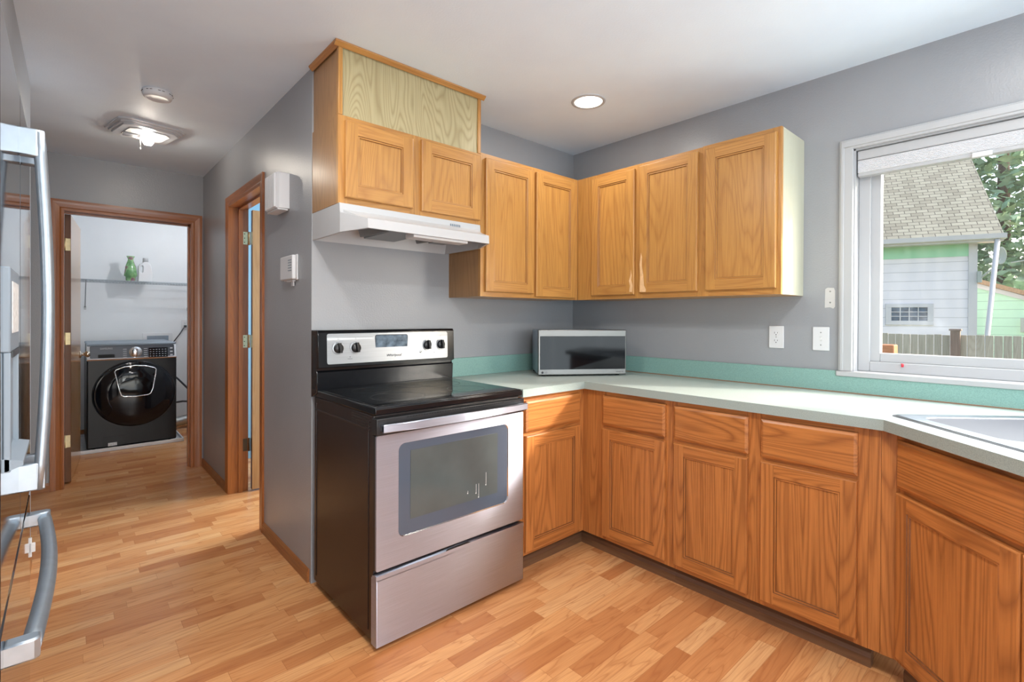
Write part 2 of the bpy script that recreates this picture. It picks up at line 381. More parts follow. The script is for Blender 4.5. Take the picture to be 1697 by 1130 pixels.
def loop_between(mb, A, ya, B, yb, mi=0, smooth=False):
    n = len(A); va = [mb.bm.verts.new((p[0], ya, p[1])) for p in A]; vb = [mb.bm.verts.new((p[0], yb, p[1])) for p in B]
    for i in range(n):
        j = (i+1) % n; f = mb.bm.faces.new((va[i], va[j], vb[j], vb[i])); f.material_index = mi; f.smooth = smooth
def loop_fill(mb, A, y, mi=0): mb.quad([(p[0], y, p[1]) for p in A], mi)

# ------------------------------------------------------------------ room shell
ZC = 2.425
f = MB(); f.box(-6.0, -4.75, -.12, .12, 5.4, 0); struct(f.build('floor', 'floor'))
f = MB(); f.box(-6.0, -4.75, ZC, .35, 5.4, ZC+.2); struct(f.build('ceiling', 'ceil'))
# wall behind the range (y = 0) and its return down the hall (x = -1.855) with the side doorway
f = MB(); f.box(-1.735, 0, 0, 0.12, .12, ZC); struct(f.build('wall_north', 'wall'))
f = MB()
f.box(-1.855, 0, 0, -1.735, .80, ZC); f.box(-1.855, .80, 2.04, -1.735, 1.58, ZC); f.box(-1.855, 1.58, 0, -1.735, 2.60, ZC)
wc_ = struct(f.build('wall_hall_right', 'wall'))
# window wall (x = 0)
WY0, WY1, WZ0, WZ1 = -1.705, -2.80, 1.014, 2.045
f = MB()
f.box(0, -1.705, 0, .16, 0, ZC); f.box(0, -4.75, 0, .16, WY1, ZC); f.box(0, WY1, 0, .16, -1.705, WZ0-.02); f.box(0, WY1, WZ1, .16, -1.705, ZC)
we = struct(f.build('wall_east', 'wall'))
# hall end wall with the laundry doorway
f = MB()
f.box(-4.3, 2.48, 0, -2.735, 2.60, ZC); f.box(-2.735, 2.48, 2.03, -1.932, 2.60, ZC); f.box(-1.932, 2.48, 0, -1.855, 2.60, ZC)
struct(f.build('wall_hall_end', 'wall'))
# left: hall wall, header over the fridge, alcove
f = MB()
f.prism([(-2.862, -.12), (-2.846, 1.15), (-2.97, 1.15), (-2.97, -.12)], 'z', 0, ZC)
f.prism([(-2.876, -1.22), (-2.862, -.12), (-2.97, -.12), (-2.97, -1.22)], 'z', 1.90, ZC)
f.box(-3.0, -4.75, 0, -2.90, -4.10, ZC); f.box(-3.0, -2.80, 0, -2.90, -1.22, ZC); f.box(-3.0, -4.10, 0, -2.90, -2.80, .90); f.box(-3.0, -4.10, 2.0, -2.90, -2.80, ZC); f.box(-3.75, -1.34, 0, -3.0, -1.22, ZC); f.box(-3.75, -.12, 0, -2.97, 0, ZC); f.box(-3.75, -1.22, 0, -3.65, -.12, ZC)
struct(f.build('wall_west', 'wall'))
f = MB(); f.box(-4.42, 0, 0, -4.3, 2.6, ZC); f.box(-4.3, 0, 0, -3.75, .1, ZC); struct(f.build('wall_hall_left', 'wall'))
f = MB()
f.box(-3.0, -4.87, 0, -.8, -4.75, .2); f.box(-3.0, -4.87, 2.1, -.8, -4.75, ZC); f.box(-.8, -4.87, 0, .12, -4.75, ZC)
struct(f.build('wall_south', 'wall'))
# glazed door and side window, unseen, added to carry fill light
d = struct(thing('added_door', 'added glazed door behind the camera to carry fill light', 'door', (-1.9, -4.80, 0))); del d['category']
f = MB()
for x in (-1.1, -.37, .37, 1.1): f.box(x-.04, -.03, .2, x+.04, .03, 2.1)
f.box(-1.1, -.03, .2, 1.1, .03, .3); f.box(-1.1, -.03, 2.02, 1.1, .03, 2.1); f.build('frame', 'whitetrim', d)
w2 = struct(thing('added_window', 'added side window behind the camera to carry fill light', 'window', (-2.96, -3.45, 1.45))); del w2['category']
f = MB(); f.box(-.03, -.65, -.55, .02, .65, -.50); f.box(-.03, -.65, .50, .02, .65, .55); f.box(-.03, -.65, -.50, .02, -.60, .50); f.box(-.03, .60, -.50, .02, .65, .50); f.box(-.03, -.02, -.50, .02, .02, .50); f.build('frame', 'vinyl', w2)
# laundry room
f = MB(); f.box(-2.92, 4.5, 0, -1.0, 4.62, ZC); struct(f.build('wall_laundry_back', 'white_wall'))
f = MB(); f.box(-2.92, 2.6, 0, -2.80, 4.5, ZC); struct(f.build('wall_laundry_left', 'white_wall'))
f = MB(); f.box(-1.12, 2.6, 0, -1.0, 4.5, ZC); f.box(-2.80, 2.601, 2.06, -1.12, 2.61, ZC); f.box(-1.85, 2.601, 0, -1.12, 2.61, 2.06); struct(f.build('wall_laundry_right', 'white_wall'))
# side room
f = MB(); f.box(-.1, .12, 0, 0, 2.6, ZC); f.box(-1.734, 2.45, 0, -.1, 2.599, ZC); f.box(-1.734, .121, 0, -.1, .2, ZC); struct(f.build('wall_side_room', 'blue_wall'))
# ceiling-wall cracks are only paint; baseboards
def baseboard(name, pts, h=.062, t=.012, mat='base', flip=1):
    f = MB(); (x0, y0), (x1, y1) = pts; dx, dy = x1-x0, y1-y0; L = math.hypot(dx, dy); nx, ny = -dy/L*flip, dx/L*flip
    prof = [(0, 0), (t, 0), (t, h*.72), (t*.55, h*.9), (t*.35, h), (0, h)]
    A = [f.bm.verts.new((x0+nx*a, y0+ny*a, z)) for a, z in prof]; B = [f.bm.verts.new((x1+nx*a, y1+ny*a, z)) for a, z in prof]
    n = len(prof); f.bm.faces.new(A); f.bm.faces.new(B)
    for i in range(n): f.bm.faces.new((A[i], A[(i+1) % n], B[(i+1) % n], B[i]))
    return struct(f.build(name, mat))
baseboard('baseboard_hall_near', ((-1.855, .02), (-1.855, .742)), mat='basey')
baseboard('baseboard_hall_far', ((-1.855, 1.647), (-1.855, 2.48)), mat='basey')
baseboard('baseboard_hall_end', ((-2.80, 2.48), (-4.2, 2.48)), mat='base', flip=1)
baseboard('baseboard_hall_left', ((-2.852, 1.14), (-2.86, -.1)), mat='basey', flip=1)
baseboard('baseboard_laundry', ((-1.13, 4.5), (-2.8, 4.5)), mat='base', flip=1)

# door casings
def casing_face(f, u0, u1, z1, wd, place, k=1.0):
    """three mitred boards round an opening u0..u1, top z1, profile in steps; place(u, out, z) -> point"""
    prof = [(0, .0), (0, .010), (.012, .013), (.020, .011), (.042, .016), (.056, .018), (wd, .018), (wd, 0)]   # (distance from opening, thickness)
    prof = [(p[0], p[1]*k) for p in prof]
    for (a, b) in zip(prof, prof[1:]):
        L = [(u0-a[0], 0, a[1]), (u0-a[0], z1+a[0], a[1]), (u1+a[0], z1+a[0], a[1]), (u1+a[0], 0, a[1])]
        R = [(u0-b[0], 0, b[1]), (u0-b[0], z1+b[0], b[1]), (u1+b[0], z1+b[0], b[1]), (u1+b[0], 0, b[1])]
        for i, mi in ((0, 0), (1, 1), (2, 0)):
            f.quad([place(p[0], p[2], p[1]) for p in (L[i], L[i+1], R[i+1], R[i])], mi)
f = MB(); casing_face(f, -2.727, -1.938, 2.022, .073, lambda u, o, z: (u, 2.48-o, z))
f.box(-2.735, 2.47, 0, -2.722, 2.61, 2.03); f.box(-1.944, 2.47, 0, -1.932, 2.61, 2.03); f.box(-2.735, 2.47, 2.018, -1.932, 2.61, 2.03, 1)
f.box(-1.956, 2.53, 0, -1.944, 2.565, 2.018); f.box(-2.722, 2.53, 2.006, -1.944, 2.565, 2.018, 1)
struct(f.build('trim_1', ['trim', 'trimx']))
f = MB(); casing_face(f, .806, 1.576, 2.032, .063, lambda u, o, z: (-1.855-o, u, z), .75)
f.box(-1.865, 1.568, 0, -1.735, 1.580, 2.04); f.box(-1.862, .80, 0, -1.735, .812, 2.04); f.box(-1.862, .80, 2.028, -1.735, 1.580, 2.04, 1)
f.box(-1.80, 1.556, 0, -1.772, 1.568, 2.028); f.box(-1.80, .812, 2.016, -1.772, 1.568, 2.028, 1); f.box(-1.80, .812, 0, -1.772, .824, 2.028)
struct(f.build('trim_2', ['trim', 'trimy']))
# doors (open)
def hinge(parent, loc, mat, w=.03, ang=0):
    f = MB(); f.box(-w, -.0015, -.045, 0, .0015, .045, 0, .001, 1); f.box(0, -.0015, -.045, w, .0015, .045)
    f.lathe([(0, -.048), (.006, -.048), (.006, .048), (0, .048)], (0, -.004, 0), 'z', 12)
    for z in (-.03, 0, .03): f.lathe([(0, .003), (.004, .002), (.004, .001)], (w*.55, 0, z), 'y', 10, 1); f.lathe([(0, .003), (.004, .002), (.004, .001)], (-w*.55, 0, z), 'y', 10, 1)
    o = f.build('hinge', [mat, 'olddark'], parent, loc=loc); o.rotation_euler = (0, 0, ang); return o
def knob(parent, loc, rot, mat='nickel'):
    f = MB(); f.lathe([(0, 0), (.032, 0), (.032, .006), (.014, .012), (.012, .03), (.02, .036), (.028, .046), (.028, .058), (.018, .068), (0, .070)], (0, 0, 0), 'z', 24)
    o = f.build('knob', mat, parent, loc=loc); o.rotation_euler = rot; return o
d1 = struct(thing('door_1', 'open varnished laundry door', 'door', (-2.722, 2.606, 0), math.radians(85))); del d1['category']
f = MB(); f.box(0.004, -.037, .012, .765, 0, 2.012, 0, .002, 1)
for fc in f.bm.faces:
    if fc.calc_center_median().x < .01: fc.material_index = 1
f.build('door_slab', ['slab', 'slabedge'], d1)
for z in (1.787, 1.085, .318): 
    g = MB(); g.box(.0005, -.034, z-.045, .0038, -.003, z+.045); g.box(-.010, -.012, z-.045, .0, -.008, z+.045); g.lathe([(0, z-.047), (.006, z-.047), (.006, z+.047), (0, z+.047)], (-.004, -.004, 0), 'z', 12); g.lathe([(.0045, .0), (0, .002)], (0.0005, -.018, z), 'x', 8, 1)
    g.build('hinge', ['brass', 'olddark'], d1)
knob(d1, (.70, -.037, .925), (PI/2, 0, 0)); knob(d1, (.70, 0, .925), (-PI/2, 0, 0))
d2 = struct(thing('door_2', 'open varnished side door', 'door', (-1.719, 1.566, 0))); del d2['category']
f = MB(); f.box(0.0, -.036, .012, .745, 0, 2.02, 0, .002, 1)
for fc in f.bm.faces:
    if fc.calc_center_median().x < .004: fc.material_index = 1
f.build('door_slab', ['slab', 'slabedge'], d2)
for z, m in ((1.818, 'brass'), (1.078, 'brass'), (.334, 'olddark')):
    g = MB(); g.box(-.062, -.0005, z-.045, -.022, .0015, z+.045); g.lathe([(0, z-.047), (.0065, z-.047), (.0065, z+.047), (0, z+.047)], (-.012, -.006, 0), 'z', 12)
    g.box(-.003, -.034, z-.045, 0, -.004, z+.045)
    for k in (-.03, 0, .03): g.lathe([(.004, 0), (0, .0015)], (-.042, -.001, z+k), 'y', 8, 1)
    g.build('hinge', [m, 'olddark'], d2)
knob(d2, (.68, -.036, .95), (PI/2, 0, 0), 'olddark'); 

# window on the east wall
win = struct(thing('window_1', 'kitchen window', 'window', (0, 0, 0))); del win['category']
f = MB()   # casing boards
for y0, y1, z0, z1 in ((-1.655, -1.709, WZ0, 2.088), (-2.796, -2.85, WZ0, 2.088)):
    f.box(-.016, y1, z0, 0, y0, z1, 0, .003); f.box(-.020, y1+.034, z0, -.012, y0-.006, z1-.006, 0, .003)
f.box(-.016, -2.80, 2.041, 0, -1.705, 2.088, 0, .003); f.box(-.020, -2.83, 2.052, -.012, -1.668, 2.082, 0, .003)
f.build('casing', 'whitetrim', win)
f = MB(); f.box(0.0, WY1, WZ0-.01, .13, WY1+.012, WZ1); f.box(0.0, WY0-.010, WZ0-.01, .13, WY0+.0, WZ1); f.box(0, WY1, WZ1-.01, .13, WY0, WZ1); f.build('jamb', 'whitetrim', win)
f = MB(); f.box(-.028, -2.87, WZ0-.024, .13, -1.648, WZ0, 0, .004); f.build('sill', 'whitetrim', win)
f = MB()
FX0, FX1 = .06, .13
def rectframe(f, x0, x1, y0, y1, z0, z1, wd, mi=0, bev=.003):
    f.box(x0, y0, z0, x1, y0+wd, z1, mi, bev); f.box(x0, y1-wd, z0, x1, y1, z1, mi, bev)
    f.box(x0, y0+wd, z0, x1, y1-wd, z0+wd, mi, bev); f.box(x0, y0+wd, z1-wd, x1, y1-wd, z1, mi, bev)
rectframe(f, FX0, FX1, WY1+.012, WY0-.010, WZ0, WZ1-.01, .046); f.build('frame', 'vinyl', win)
f = MB(); rectframe(f, FX0+.015, FX1-.01, WY1+.055, WY0-.053, WZ0+.046, WZ1-.05, .040); f.box(FX0+.010, -2.28, WZ0+.08, FX1-.012, -2.275, WZ0+.082); f.build('sash', 'vinyl', win)
f = MB(); f.box(.098, WY1+.09, WZ0+.08, .102, WY0-.09, WZ1-.085); f.build('glass', 'glass', win)
f = MB(); f.tube([(.045, -1.885, WZ0+.03), (.045, -1.885, WZ0+.046)], .004, 8); f.lathe([(0, 0), (.005, .0), (.005, .012), (0, .012)], (.05, -1.885, WZ0+.032), 'z', 10); f.build('latch_pin', 'red', win)
# raised pleated blind
bl = thing('window_blind', 'white pleated shade pulled up at the top of the kitchen window', 'blind', (0, 0, 0))
f = MB(); f.box(.012, WY1+.014, 1.990, .056, WY0-.014, 2.033, 0, .004); f.build('head_rail', 'vinyl', bl)
f = MB()
nz_ = 9; z = 1.988
for i in range(nz_):
    zz = z-i*.0063
    f.prism([(.016, zz), (.010, zz-.003), (.016, zz-.0062), (.052, zz-.0062), (.056, zz-.003), (.052, zz)], 'y', WY1+.016, WY0-.016)
f.build('pleats', 'blind', bl)
f = MB(); f.box(.014, WY1+.015, 1.914, .054, WY0-.015, 1.932, 0, .004); g = f.build('bottom_rail', 'vinyl', bl)
f = MB(); f.box(.006, -2.17, 1.909, .014, -2.11, 1.929, 0, .002); f.build('pull_tab', 'whitepl', g)

# ------------------------------------------------------------------ cabinets
def panel_door(parent, x0, z0, x1, z1, yf, mv='oak', mh='oakh', sw=.052, name='door'):
    """recessed-panel door; the face of the cabinet is yf, the door projects towards -y"""
    t = .019; f = MB(); Y = yf-t
    r = (x0, z0, x1, z1); e = .004
    def ins(r, d): return (r[0]+d, r[1]+d, r[2]-d, r[3]-d)
    f.ring(r, yf, r, Y+e, 1, 0); f.ring(r, Y+e, ins(r, .002), Y+.0012, 1, 0); f.ring(ins(r, .002), Y+.0012, ins(r, .005), Y, 1, 0)
    o, i = ins(r, .005), ins(r, sw)
    f.quad([(o[0], Y, o[1]), (i[0], Y, o[1]), (i[0], Y, o[3]), (o[0], Y, o[3])], 0); f.quad([(i[2], Y, o[1]), (o[2], Y, o[1]), (o[2], Y, o[3]), (i[2], Y, o[3])], 0)
    f.quad([(i[0], Y, o[1]), (i[2], Y, o[1]), (i[2], Y, i[1]), (i[0], Y, i[1])], 1); f.quad([(i[0], Y, i[3]), (i[2], Y, i[3]), (i[2], Y, o[3]), (i[0], Y, o[3])], 1)
    f.ring(i, Y, ins(i, .002), Y+.0035, 2, 2); f.ring(ins(i, .002), Y+.0035, ins(i, .008), Y+.0030, 1, 0); f.ring(ins(i, .008), Y+.0030, ins(i, .0105), Y+.009, 2, 2)
    f.quad([(r[0], yf, r[1]), (r[0], yf, r[3]), (r[2], yf, r[3]), (r[2], yf, r[1])], 0)
    d = f.build(name, [mv, mh, 'groove' if mv == 'oak' else 'groovel'], parent)
    f = MB(); p = ins(i, .0100); f.box(p[0], Y+.008, p[1], p[2], Y+.012, p[3]); f.build('door_panel', mv, d)
    return d
def drawer_front(parent, x0, z0, x1, z1, yf, mh='oaklh', name='drawer_front'):
    t = .019; f = MB(); Y = yf-t
    def ins(d): return (x0+d, z0+d, x1-d, z1-d)
    f.ring(ins(0), yf, ins(0), Y+.006, 0, 0); f.ring(ins(0), Y+.006, ins(.003), Y+.004, 0, 0); f.ring(ins(.003), Y+.004, ins(.011), Y, 0, 0)
    a, b, c, e = ins(.011); f.quad([(a, Y, b), (c, Y, b), (c, Y, e), (a, Y, e)]); f.quad([(x0, yf, z0), (x0, yf, z1), (x1, yf, z1), (x1, yf, z0)])
    return f.build(name, mh, parent)
def carcass(parent, w, d, z0, z1, sides, stiles, rails, mv, mh, toe=None, ft=.019):
    """local frame: x 0..w, back y=0, face y=-d"""
    f = MB(); f.box(0, -d+ft, z0, w, 0, z1, 0)
    f.bm.faces.ensure_lookup_table()
    for fc in f.bm.faces:
        c = fc.calc_center_median()
        if c.x < .001: fc.material_index = 1
        elif c.x > w-.001: fc.material_index = 2
    f.build('carcass', [mv, sides[0], sides[1]], parent)
    f = MB()
    for a, b in stiles: f.box(a, -d, z0, b, -d+ft, z1, 0)
    xs = sorted(stiles)
    for (a, b), (c, e) in zip(xs, xs[1:]):
        for r0, r1 in rails: f.box(b, -d+.0004, r0, c, -d+ft, r1, 1)
    f.build('face_frame', [mv, mh], parent)
    if toe:
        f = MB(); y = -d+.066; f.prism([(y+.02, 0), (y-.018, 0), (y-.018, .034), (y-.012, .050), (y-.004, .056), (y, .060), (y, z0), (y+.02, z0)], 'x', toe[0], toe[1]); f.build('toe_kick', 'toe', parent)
D = .607; ZB = .0935; ZT = .875
# base cabinet right of the range (faces -y)
c = thing('base_cabinet', 'oak base cabinet between the range and the inside corner, one drawer over one door', 'cabinet', (-1.093, 0, 0))
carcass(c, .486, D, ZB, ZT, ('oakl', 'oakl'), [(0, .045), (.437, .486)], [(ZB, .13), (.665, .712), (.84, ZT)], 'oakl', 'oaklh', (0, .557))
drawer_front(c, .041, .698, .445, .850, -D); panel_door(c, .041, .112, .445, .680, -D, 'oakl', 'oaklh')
# three units under the window wall (face -x): local x runs towards -y
RZ = -PI/2
def base_b(y0, y1, front0, front1, label, st, toe):
    c = thing('base_cabinet', label, 'cabinet', (0, y0, 0), RZ); w_ = y0-y1
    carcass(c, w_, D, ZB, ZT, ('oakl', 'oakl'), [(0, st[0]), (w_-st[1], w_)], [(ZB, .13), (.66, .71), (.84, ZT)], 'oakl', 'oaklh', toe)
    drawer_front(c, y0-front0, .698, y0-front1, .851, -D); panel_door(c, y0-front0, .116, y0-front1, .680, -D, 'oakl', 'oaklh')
    return c
base_b(-.607, -1.136, -.748, -1.113, 'oak base cabinet at the inside corner, wide stile left of its door', (.155, .036), (-.06, .529))
base_b(-1.136, -1.519, -1.158, -1.494, 'oak base cabinet second from the inside corner along the window wall, below the wall outlet', (.034, .038), (0, .383))
base_b(-1.519, -1.905, -1.545, -1.875, 'oak base cabinet next to the angled sink cabinet, with streaky grained drawer front', (.038, .043), (0, .386))
c = thing('filler_post', 'plain oak filler stile between the straight base cabinets and the angled sink cabinet', 'cabinet filler', (0, -1.905, 0), RZ)
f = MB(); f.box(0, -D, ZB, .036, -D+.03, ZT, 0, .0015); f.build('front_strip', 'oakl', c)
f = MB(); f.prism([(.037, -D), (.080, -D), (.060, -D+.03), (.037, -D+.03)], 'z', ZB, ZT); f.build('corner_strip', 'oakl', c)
# angled sink base
KX, KY = -.607, -1.985
c = thing('sink_cabinet', 'angled oak sink base cabinet with plain false drawer panel, right end of the run', 'cabinet', (KX, KY, 0), math.radians(-135))
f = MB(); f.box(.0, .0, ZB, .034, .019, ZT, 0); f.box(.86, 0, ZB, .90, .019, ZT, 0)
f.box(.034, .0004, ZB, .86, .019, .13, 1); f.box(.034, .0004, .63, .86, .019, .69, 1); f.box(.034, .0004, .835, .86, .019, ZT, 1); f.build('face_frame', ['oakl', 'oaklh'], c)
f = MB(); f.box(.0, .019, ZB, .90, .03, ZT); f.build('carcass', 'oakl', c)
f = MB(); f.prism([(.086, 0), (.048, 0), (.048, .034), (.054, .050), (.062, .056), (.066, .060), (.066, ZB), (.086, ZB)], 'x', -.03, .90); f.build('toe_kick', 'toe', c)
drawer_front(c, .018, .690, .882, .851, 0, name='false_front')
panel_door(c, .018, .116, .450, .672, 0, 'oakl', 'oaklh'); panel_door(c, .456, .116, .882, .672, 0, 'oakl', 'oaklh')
# wall cabinets
DW = .290; UZ0, UZ1 = 1.3695, 2.132
c = thing('wall_cabinet', 'two-door oak wall cabinet to the right of the range hood, above the microwave', 'cabinet', (-1.077, 0, 0))
carcass(c, .785, DW, UZ0, UZ1, ('tan', 'oak'), [(0, .038), (.375, .412), (.747, .785)], [(UZ0, 1.405), (2.095, UZ1)], 'oak', 'oakh')
panel_door(c, .026, 1.395, .382, 2.106, -DW); panel_door(c, .403, 1.380, .752, 2.106, -DW)
c = thing('wall_cabinet', 'two-door oak wall cabinet left of the tallest hung one, from the corner, rubbed pale near its door bottoms', 'cabinet', (0, -.290, 0), RZ)
c['label'] = 'two-door oak wall cabinet from the room corner along the window wall, worn pale patches low'
carcass(c, .834, DW, UZ0, UZ1, ('oak', 'oak'), [(0, .150), (.415, .480), (.800, .834)], [(UZ0, 1.41), (2.095, UZ1)], 'oak', 'oakh')
M['worn'] = plain('worn_pale_wood', (222, 182, 136), rough=.7, noise=.08, nscale=60)
da = panel_door(c, .124, 1.392, .433, 2.108, -DW); db = panel_door(c, .467, 1.398, .812, 2.114, -DW)
for par, pts in ((da, [(.404, 1.408), (.410, 1.44), (.402, 1.47), (.412, 1.50), (.414, 1.535), (.421, 1.50), (.418, 1.475), (.427, 1.44), (.424, 1.405)]),
                 (db, [(.474, 1.405), (.478, 1.50), (.473, 1.56), (.482, 1.625), (.489, 1.60), (.487, 1.55), (.497, 1.50), (.502, 1.44), (.515, 1.415), (.512, 1.403)])):
    f = MB(); f.prism(pts, 'y', -DW-.0193, -DW-.0188); f.build('worn_patch', 'worn', par)
c = thing('wall_cabinet', 'single-door oak wall cabinet with a cream side panel, nearest the window', 'cabinet', (0, -1.124, 0), RZ)
carcass(c, .376, DW, UZ0, UZ1+.003, ('oak', 'cream'), [(0, .034), (.338, .376)], [(UZ0, 1.41), (2.095, UZ1+.003)], 'oak', 'oakh')
panel_door(c, .022, 1.398, .358, 2.112, -DW)
# above the hood
OX, OW, OD = -1.853, .770, .297
c = thing('wall_cabinet', 'short two-door oak cabinet over the range hood', 'cabinet', (OX, 0, 0))
carcass(c, OW, OD, 1.742, 2.119, ('tan', 'oak'), [(0, .040), (.345, .412), (.735, OW)], [(1.742, 1.778), (2.085, 2.119)], 'oak', 'oakh')
panel_door(c, .026, 1.768, .356, 2.096, -OD, sw=.055); panel_door(c, .402, 1.765, .757, 2.104, -OD, sw=.055)
c = thing('soffit_box', 'pale green veneer box with oak trims filling up to the ceiling', 'cabinet box', (OX, 0, 2.1195))
f = MB(); f.box(.006, -OD+.006, 0, OW-.006, 0, ZC-2.1195-.002)
for fc in f.bm.faces:
    if abs(fc.calc_center_median().x-.006) < .001: fc.material_index = 1
f.build('panel', ['veneer', 'tan'], c)
for x in (0, OW-.019):
    f = MB(); f.box(x, -OD-.002, 0, x+.019, -OD+.020, ZC-2.1195-.001, 0, .002); f.build('corner_trim', 'oak', c)
f = MB(); zt = ZC-2.1195-.001
f.prism([(-OD-.022, zt), (-OD-.020, zt-.006), (-OD-.003, zt-.020), (-OD-.003, zt)], 'x', -.019, OW+.018); f.build('crown_trim', 'oakh', c)
f = MB(); f.prism([(-.019, zt), (-.017, zt-.006), (-.0005, zt-.020), (-.0005, zt)], 'y', -OD-.003, -.001); f.build('crown_trim', 'oaky', c)

# ------------------------------------------------------------------ worktop
ct = thing('countertop', 'pale green-white laminate worktop with teal backsplash running round the corner to the sink', 'countertop', (0, 0, ZT))
S2 = math.sqrt(.5)
def sk(u_, v_): return (-.651-S2*u_+S2*v_, -1.966-S2*u_-S2*v_)   # sink frame: along the angled edge, inwards
outer = [(-1.091, -.003), (-1.091, -.640), (-.638, -.640), (-.638, -1.953), (-1.29, -2.605), (-1.29, -3.25), (-.003, -3.25), (-.003, -.003)]
hole = [sk(-.08, .105), sk(-.08, .61), sk(.70, .61), sk(.70, .105)]
f = MB(); bm = f.bm
def fill(z):
    es = []
    loops = []
    for lp in (outer, hole):
        vs = [bm.verts.new((x, y, z)) for x, y in lp]; loops.append(vs)
        for i in range(len(vs)): es.append(bm.edges.new((vs[i], vs[(i+1) % len(vs)])))
    bmesh.ops.triangle_fill(bm, edges=es, use_beauty=True); return loops
T0, T1 = .0005, .0385
lb = fill(T0); lt = fill(T1)
for A, B in zip(lb, lt):
    for i in range(len(A)):
        fc = bm.faces.new((A[i], A[(i+1) % len(A)], B[(i+1) % len(A)], B[i])); fc.material_index = 1
f.build('top', ['counter', 'counteredge'], ct)
f = MB(); f.box(-1.091, -.020, T1, -.0, -.001, T1+.107, 0, .002); f.build('backsplash', 'splash', ct)
f = MB(); f.box(-.020, -3.25, T1, -.001, -.0205, T1+.100, 0, .0015); f.build('backsplash', 'splash', ct)
f = MB(); f.box(-.024, -3.25, T1, -.0195, -.03, T1+.0045, 0, .0015); f.build('caulk_line', 'gold', ct)
# sink
sk_o = thing('kitchen_sink', 'stainless steel drop-in sink set into the angled corner of the worktop', 'sink', (-.651, -1.966, ZT+T1), math.radians(-135))
# local: x = u, y = -v... rotate(-135): (1,0)->(-s,-s) ; (0,1)->(s,-s)
f = MB(); bm = f.bm
def rr3(x0, y0, x1, y1, r, z, n=5): return [(p[0], p[1], z) for p in rrect(x0, y0, x1, y1, r, n)]
def lp(pts): return [bm.verts.new(p) for p in pts]
def bridge(A, B):
    for i in range(len(A)):
        fc = bm.faces.new((A[i], A[(i+1) % len(A)], B[(i+1) % len(B)], B[i])); fc.smooth = True
ro = lp(rr3(-.104, .080, .724, .635, .03, .0005)); ro2 = lp(rr3(-.100, .084, .720, .631, .028, .005)); ro3 = lp(rr3(-.088, .096, .708, .619, .02, .0055))
bridge(ro, ro2); bridge(ro2, ro3)
basins = [(-.050, .130, .300, .530), (.330, .130, .680, .530)]
es = [bm.edges.new((ro3[i], ro3[(i+1) % len(ro3)])) if not bm.edges.get((ro3[i], ro3[(i+1) % len(ro3)])) else bm.edges.get((ro3[i], ro3[(i+1) % len(ro3)])) for i in range(len(ro3))]
tops = []
for b in basins:
    L = lp(rr3(*b, .06, .0055, 6)); tops.append(L)
    es += [bm.edges.new((L[i], L[(i+1) % len(L)])) for i in range(len(L))]
bmesh.ops.triangle_fill(bm, edges=es, use_beauty=True)
for b, L in zip(basins, tops):
    prev = L
    for d, z, r in ((.004, .001, .058), (.010, -.015, .055), (.018, -.155, .05), (.035, -.180, .045), (.06, -.186, .04)):
        cur = lp(rr3(b[0]+d, b[1]+d, b[2]-d, b[3]-d, r, z, 6)); bridge(prev, cur); prev = cur
    bm.faces.new(prev)
f.build('basin', 'sinksteel', sk_o)
f = MB(); f.prism([(p[0], p[1]) for p in rrect(-.108, .076, .728, .639, .03, 5)], 'z', .0002, .0016); f.build('dark_rim_line', 'cord', sk_o)  # thin dark strip outlining the sink rim
for b in basins:
    f = MB(); f.lathe([(.042, -.186), (.042, -.183), (.034, -.182), (.030, -.187), (0, -.187)], ((b[0]+b[2])/2, (b[1]+b[3])/2, 0), 'z', 24); f.build('drain', 'chrome', sk_o)
fa = thing('faucet', 'chrome sink faucet behind the basins', 'faucet', (sk(.31, .585)[0], sk(.31, .585)[1], ZT+T1+.0055), math.radians(-135))
f = MB(); f.lathe([(0, 0), (.028, 0), (.028, .006), (.018, .012), (.016, .06), (0, .062)], (0, 0, 0), 'z', 20); f.build('body', 'chrome', fa)
f = MB(); f.tube([(0, 0, .05), (0, 0, .16), (0, -.03, .20), (0, -.09, .215), (0, -.15, .20), (0, -.17, .17)], .010, 10); f.build('spout', 'chrome', fa)
f = MB(); f.tube([(0.02, 0, .04), (.05, 0, .055), (.09, -.01, .075)], .006, 8); f.build('lever', 'chrome', fa)

# ------------------------------------------------------------------ range
RX, RW = -1.857, .757
rg_ = thing('range', 'freestanding stainless steel and black electric range standing at the wall end', 'range', (RX, 0, 0))
f = MB(); f.box(.006, -.625, .03, RW-.006, -.03, .885, 0, .004)
# embossed lines on the side panel
for yy in (-.055, -.585): f.box(.003, yy-.003, .06, .008, yy+.003, .86, 0, .0015)
f.box(.003, -.60, .825, .008, -.04, .831, 0, .0015)
for i in range(4): f.box(.0035, -.60, .838+i*.010, .008, -.44, .842+i*.010, 0, .001)
f.build('body', 'rside', rg_)
for x in (.05, RW-.05):
    for y in (-.60, -.08):
        f = MB(); f.lathe([(0, 0), (.018, 0), (.018, .012), (.008, .014), (.008, .035), (0, .035)], (x, y, 0), 'z', 12); f.build('foot', 'satin', rg_)
f = MB(); f.box(0.004, -.640, .886, RW-.004, -.05, .9165, 0, .004); f.box(.002, -.648, .889, RW-.002, -.640, .912, 0, .003); f.build('cooktop', 'black', rg_)
f = MB(); f.box(.02, -.625, .9160, RW-.02, -.095, .9185, 0, .001)
ctg = f.build('glass_surface', 'glassblack', rg_)
M['ringprint'] = plain('grey_burner_print', (50, 54, 58), rough=.15)
for x, y, r in ((.20, -.46, .115), (.56, -.46, .09), (.20, -.22, .09), (.56, -.22, .115), (.38, -.2, .05)):
    f = MB(); f.lathe([(r, .9186), (r, .9188), (r-.003, .9188), (r-.003, .9186)], (x, y, 0), 'z', 48); f.build('burner_ring', 'ringprint', rg_)
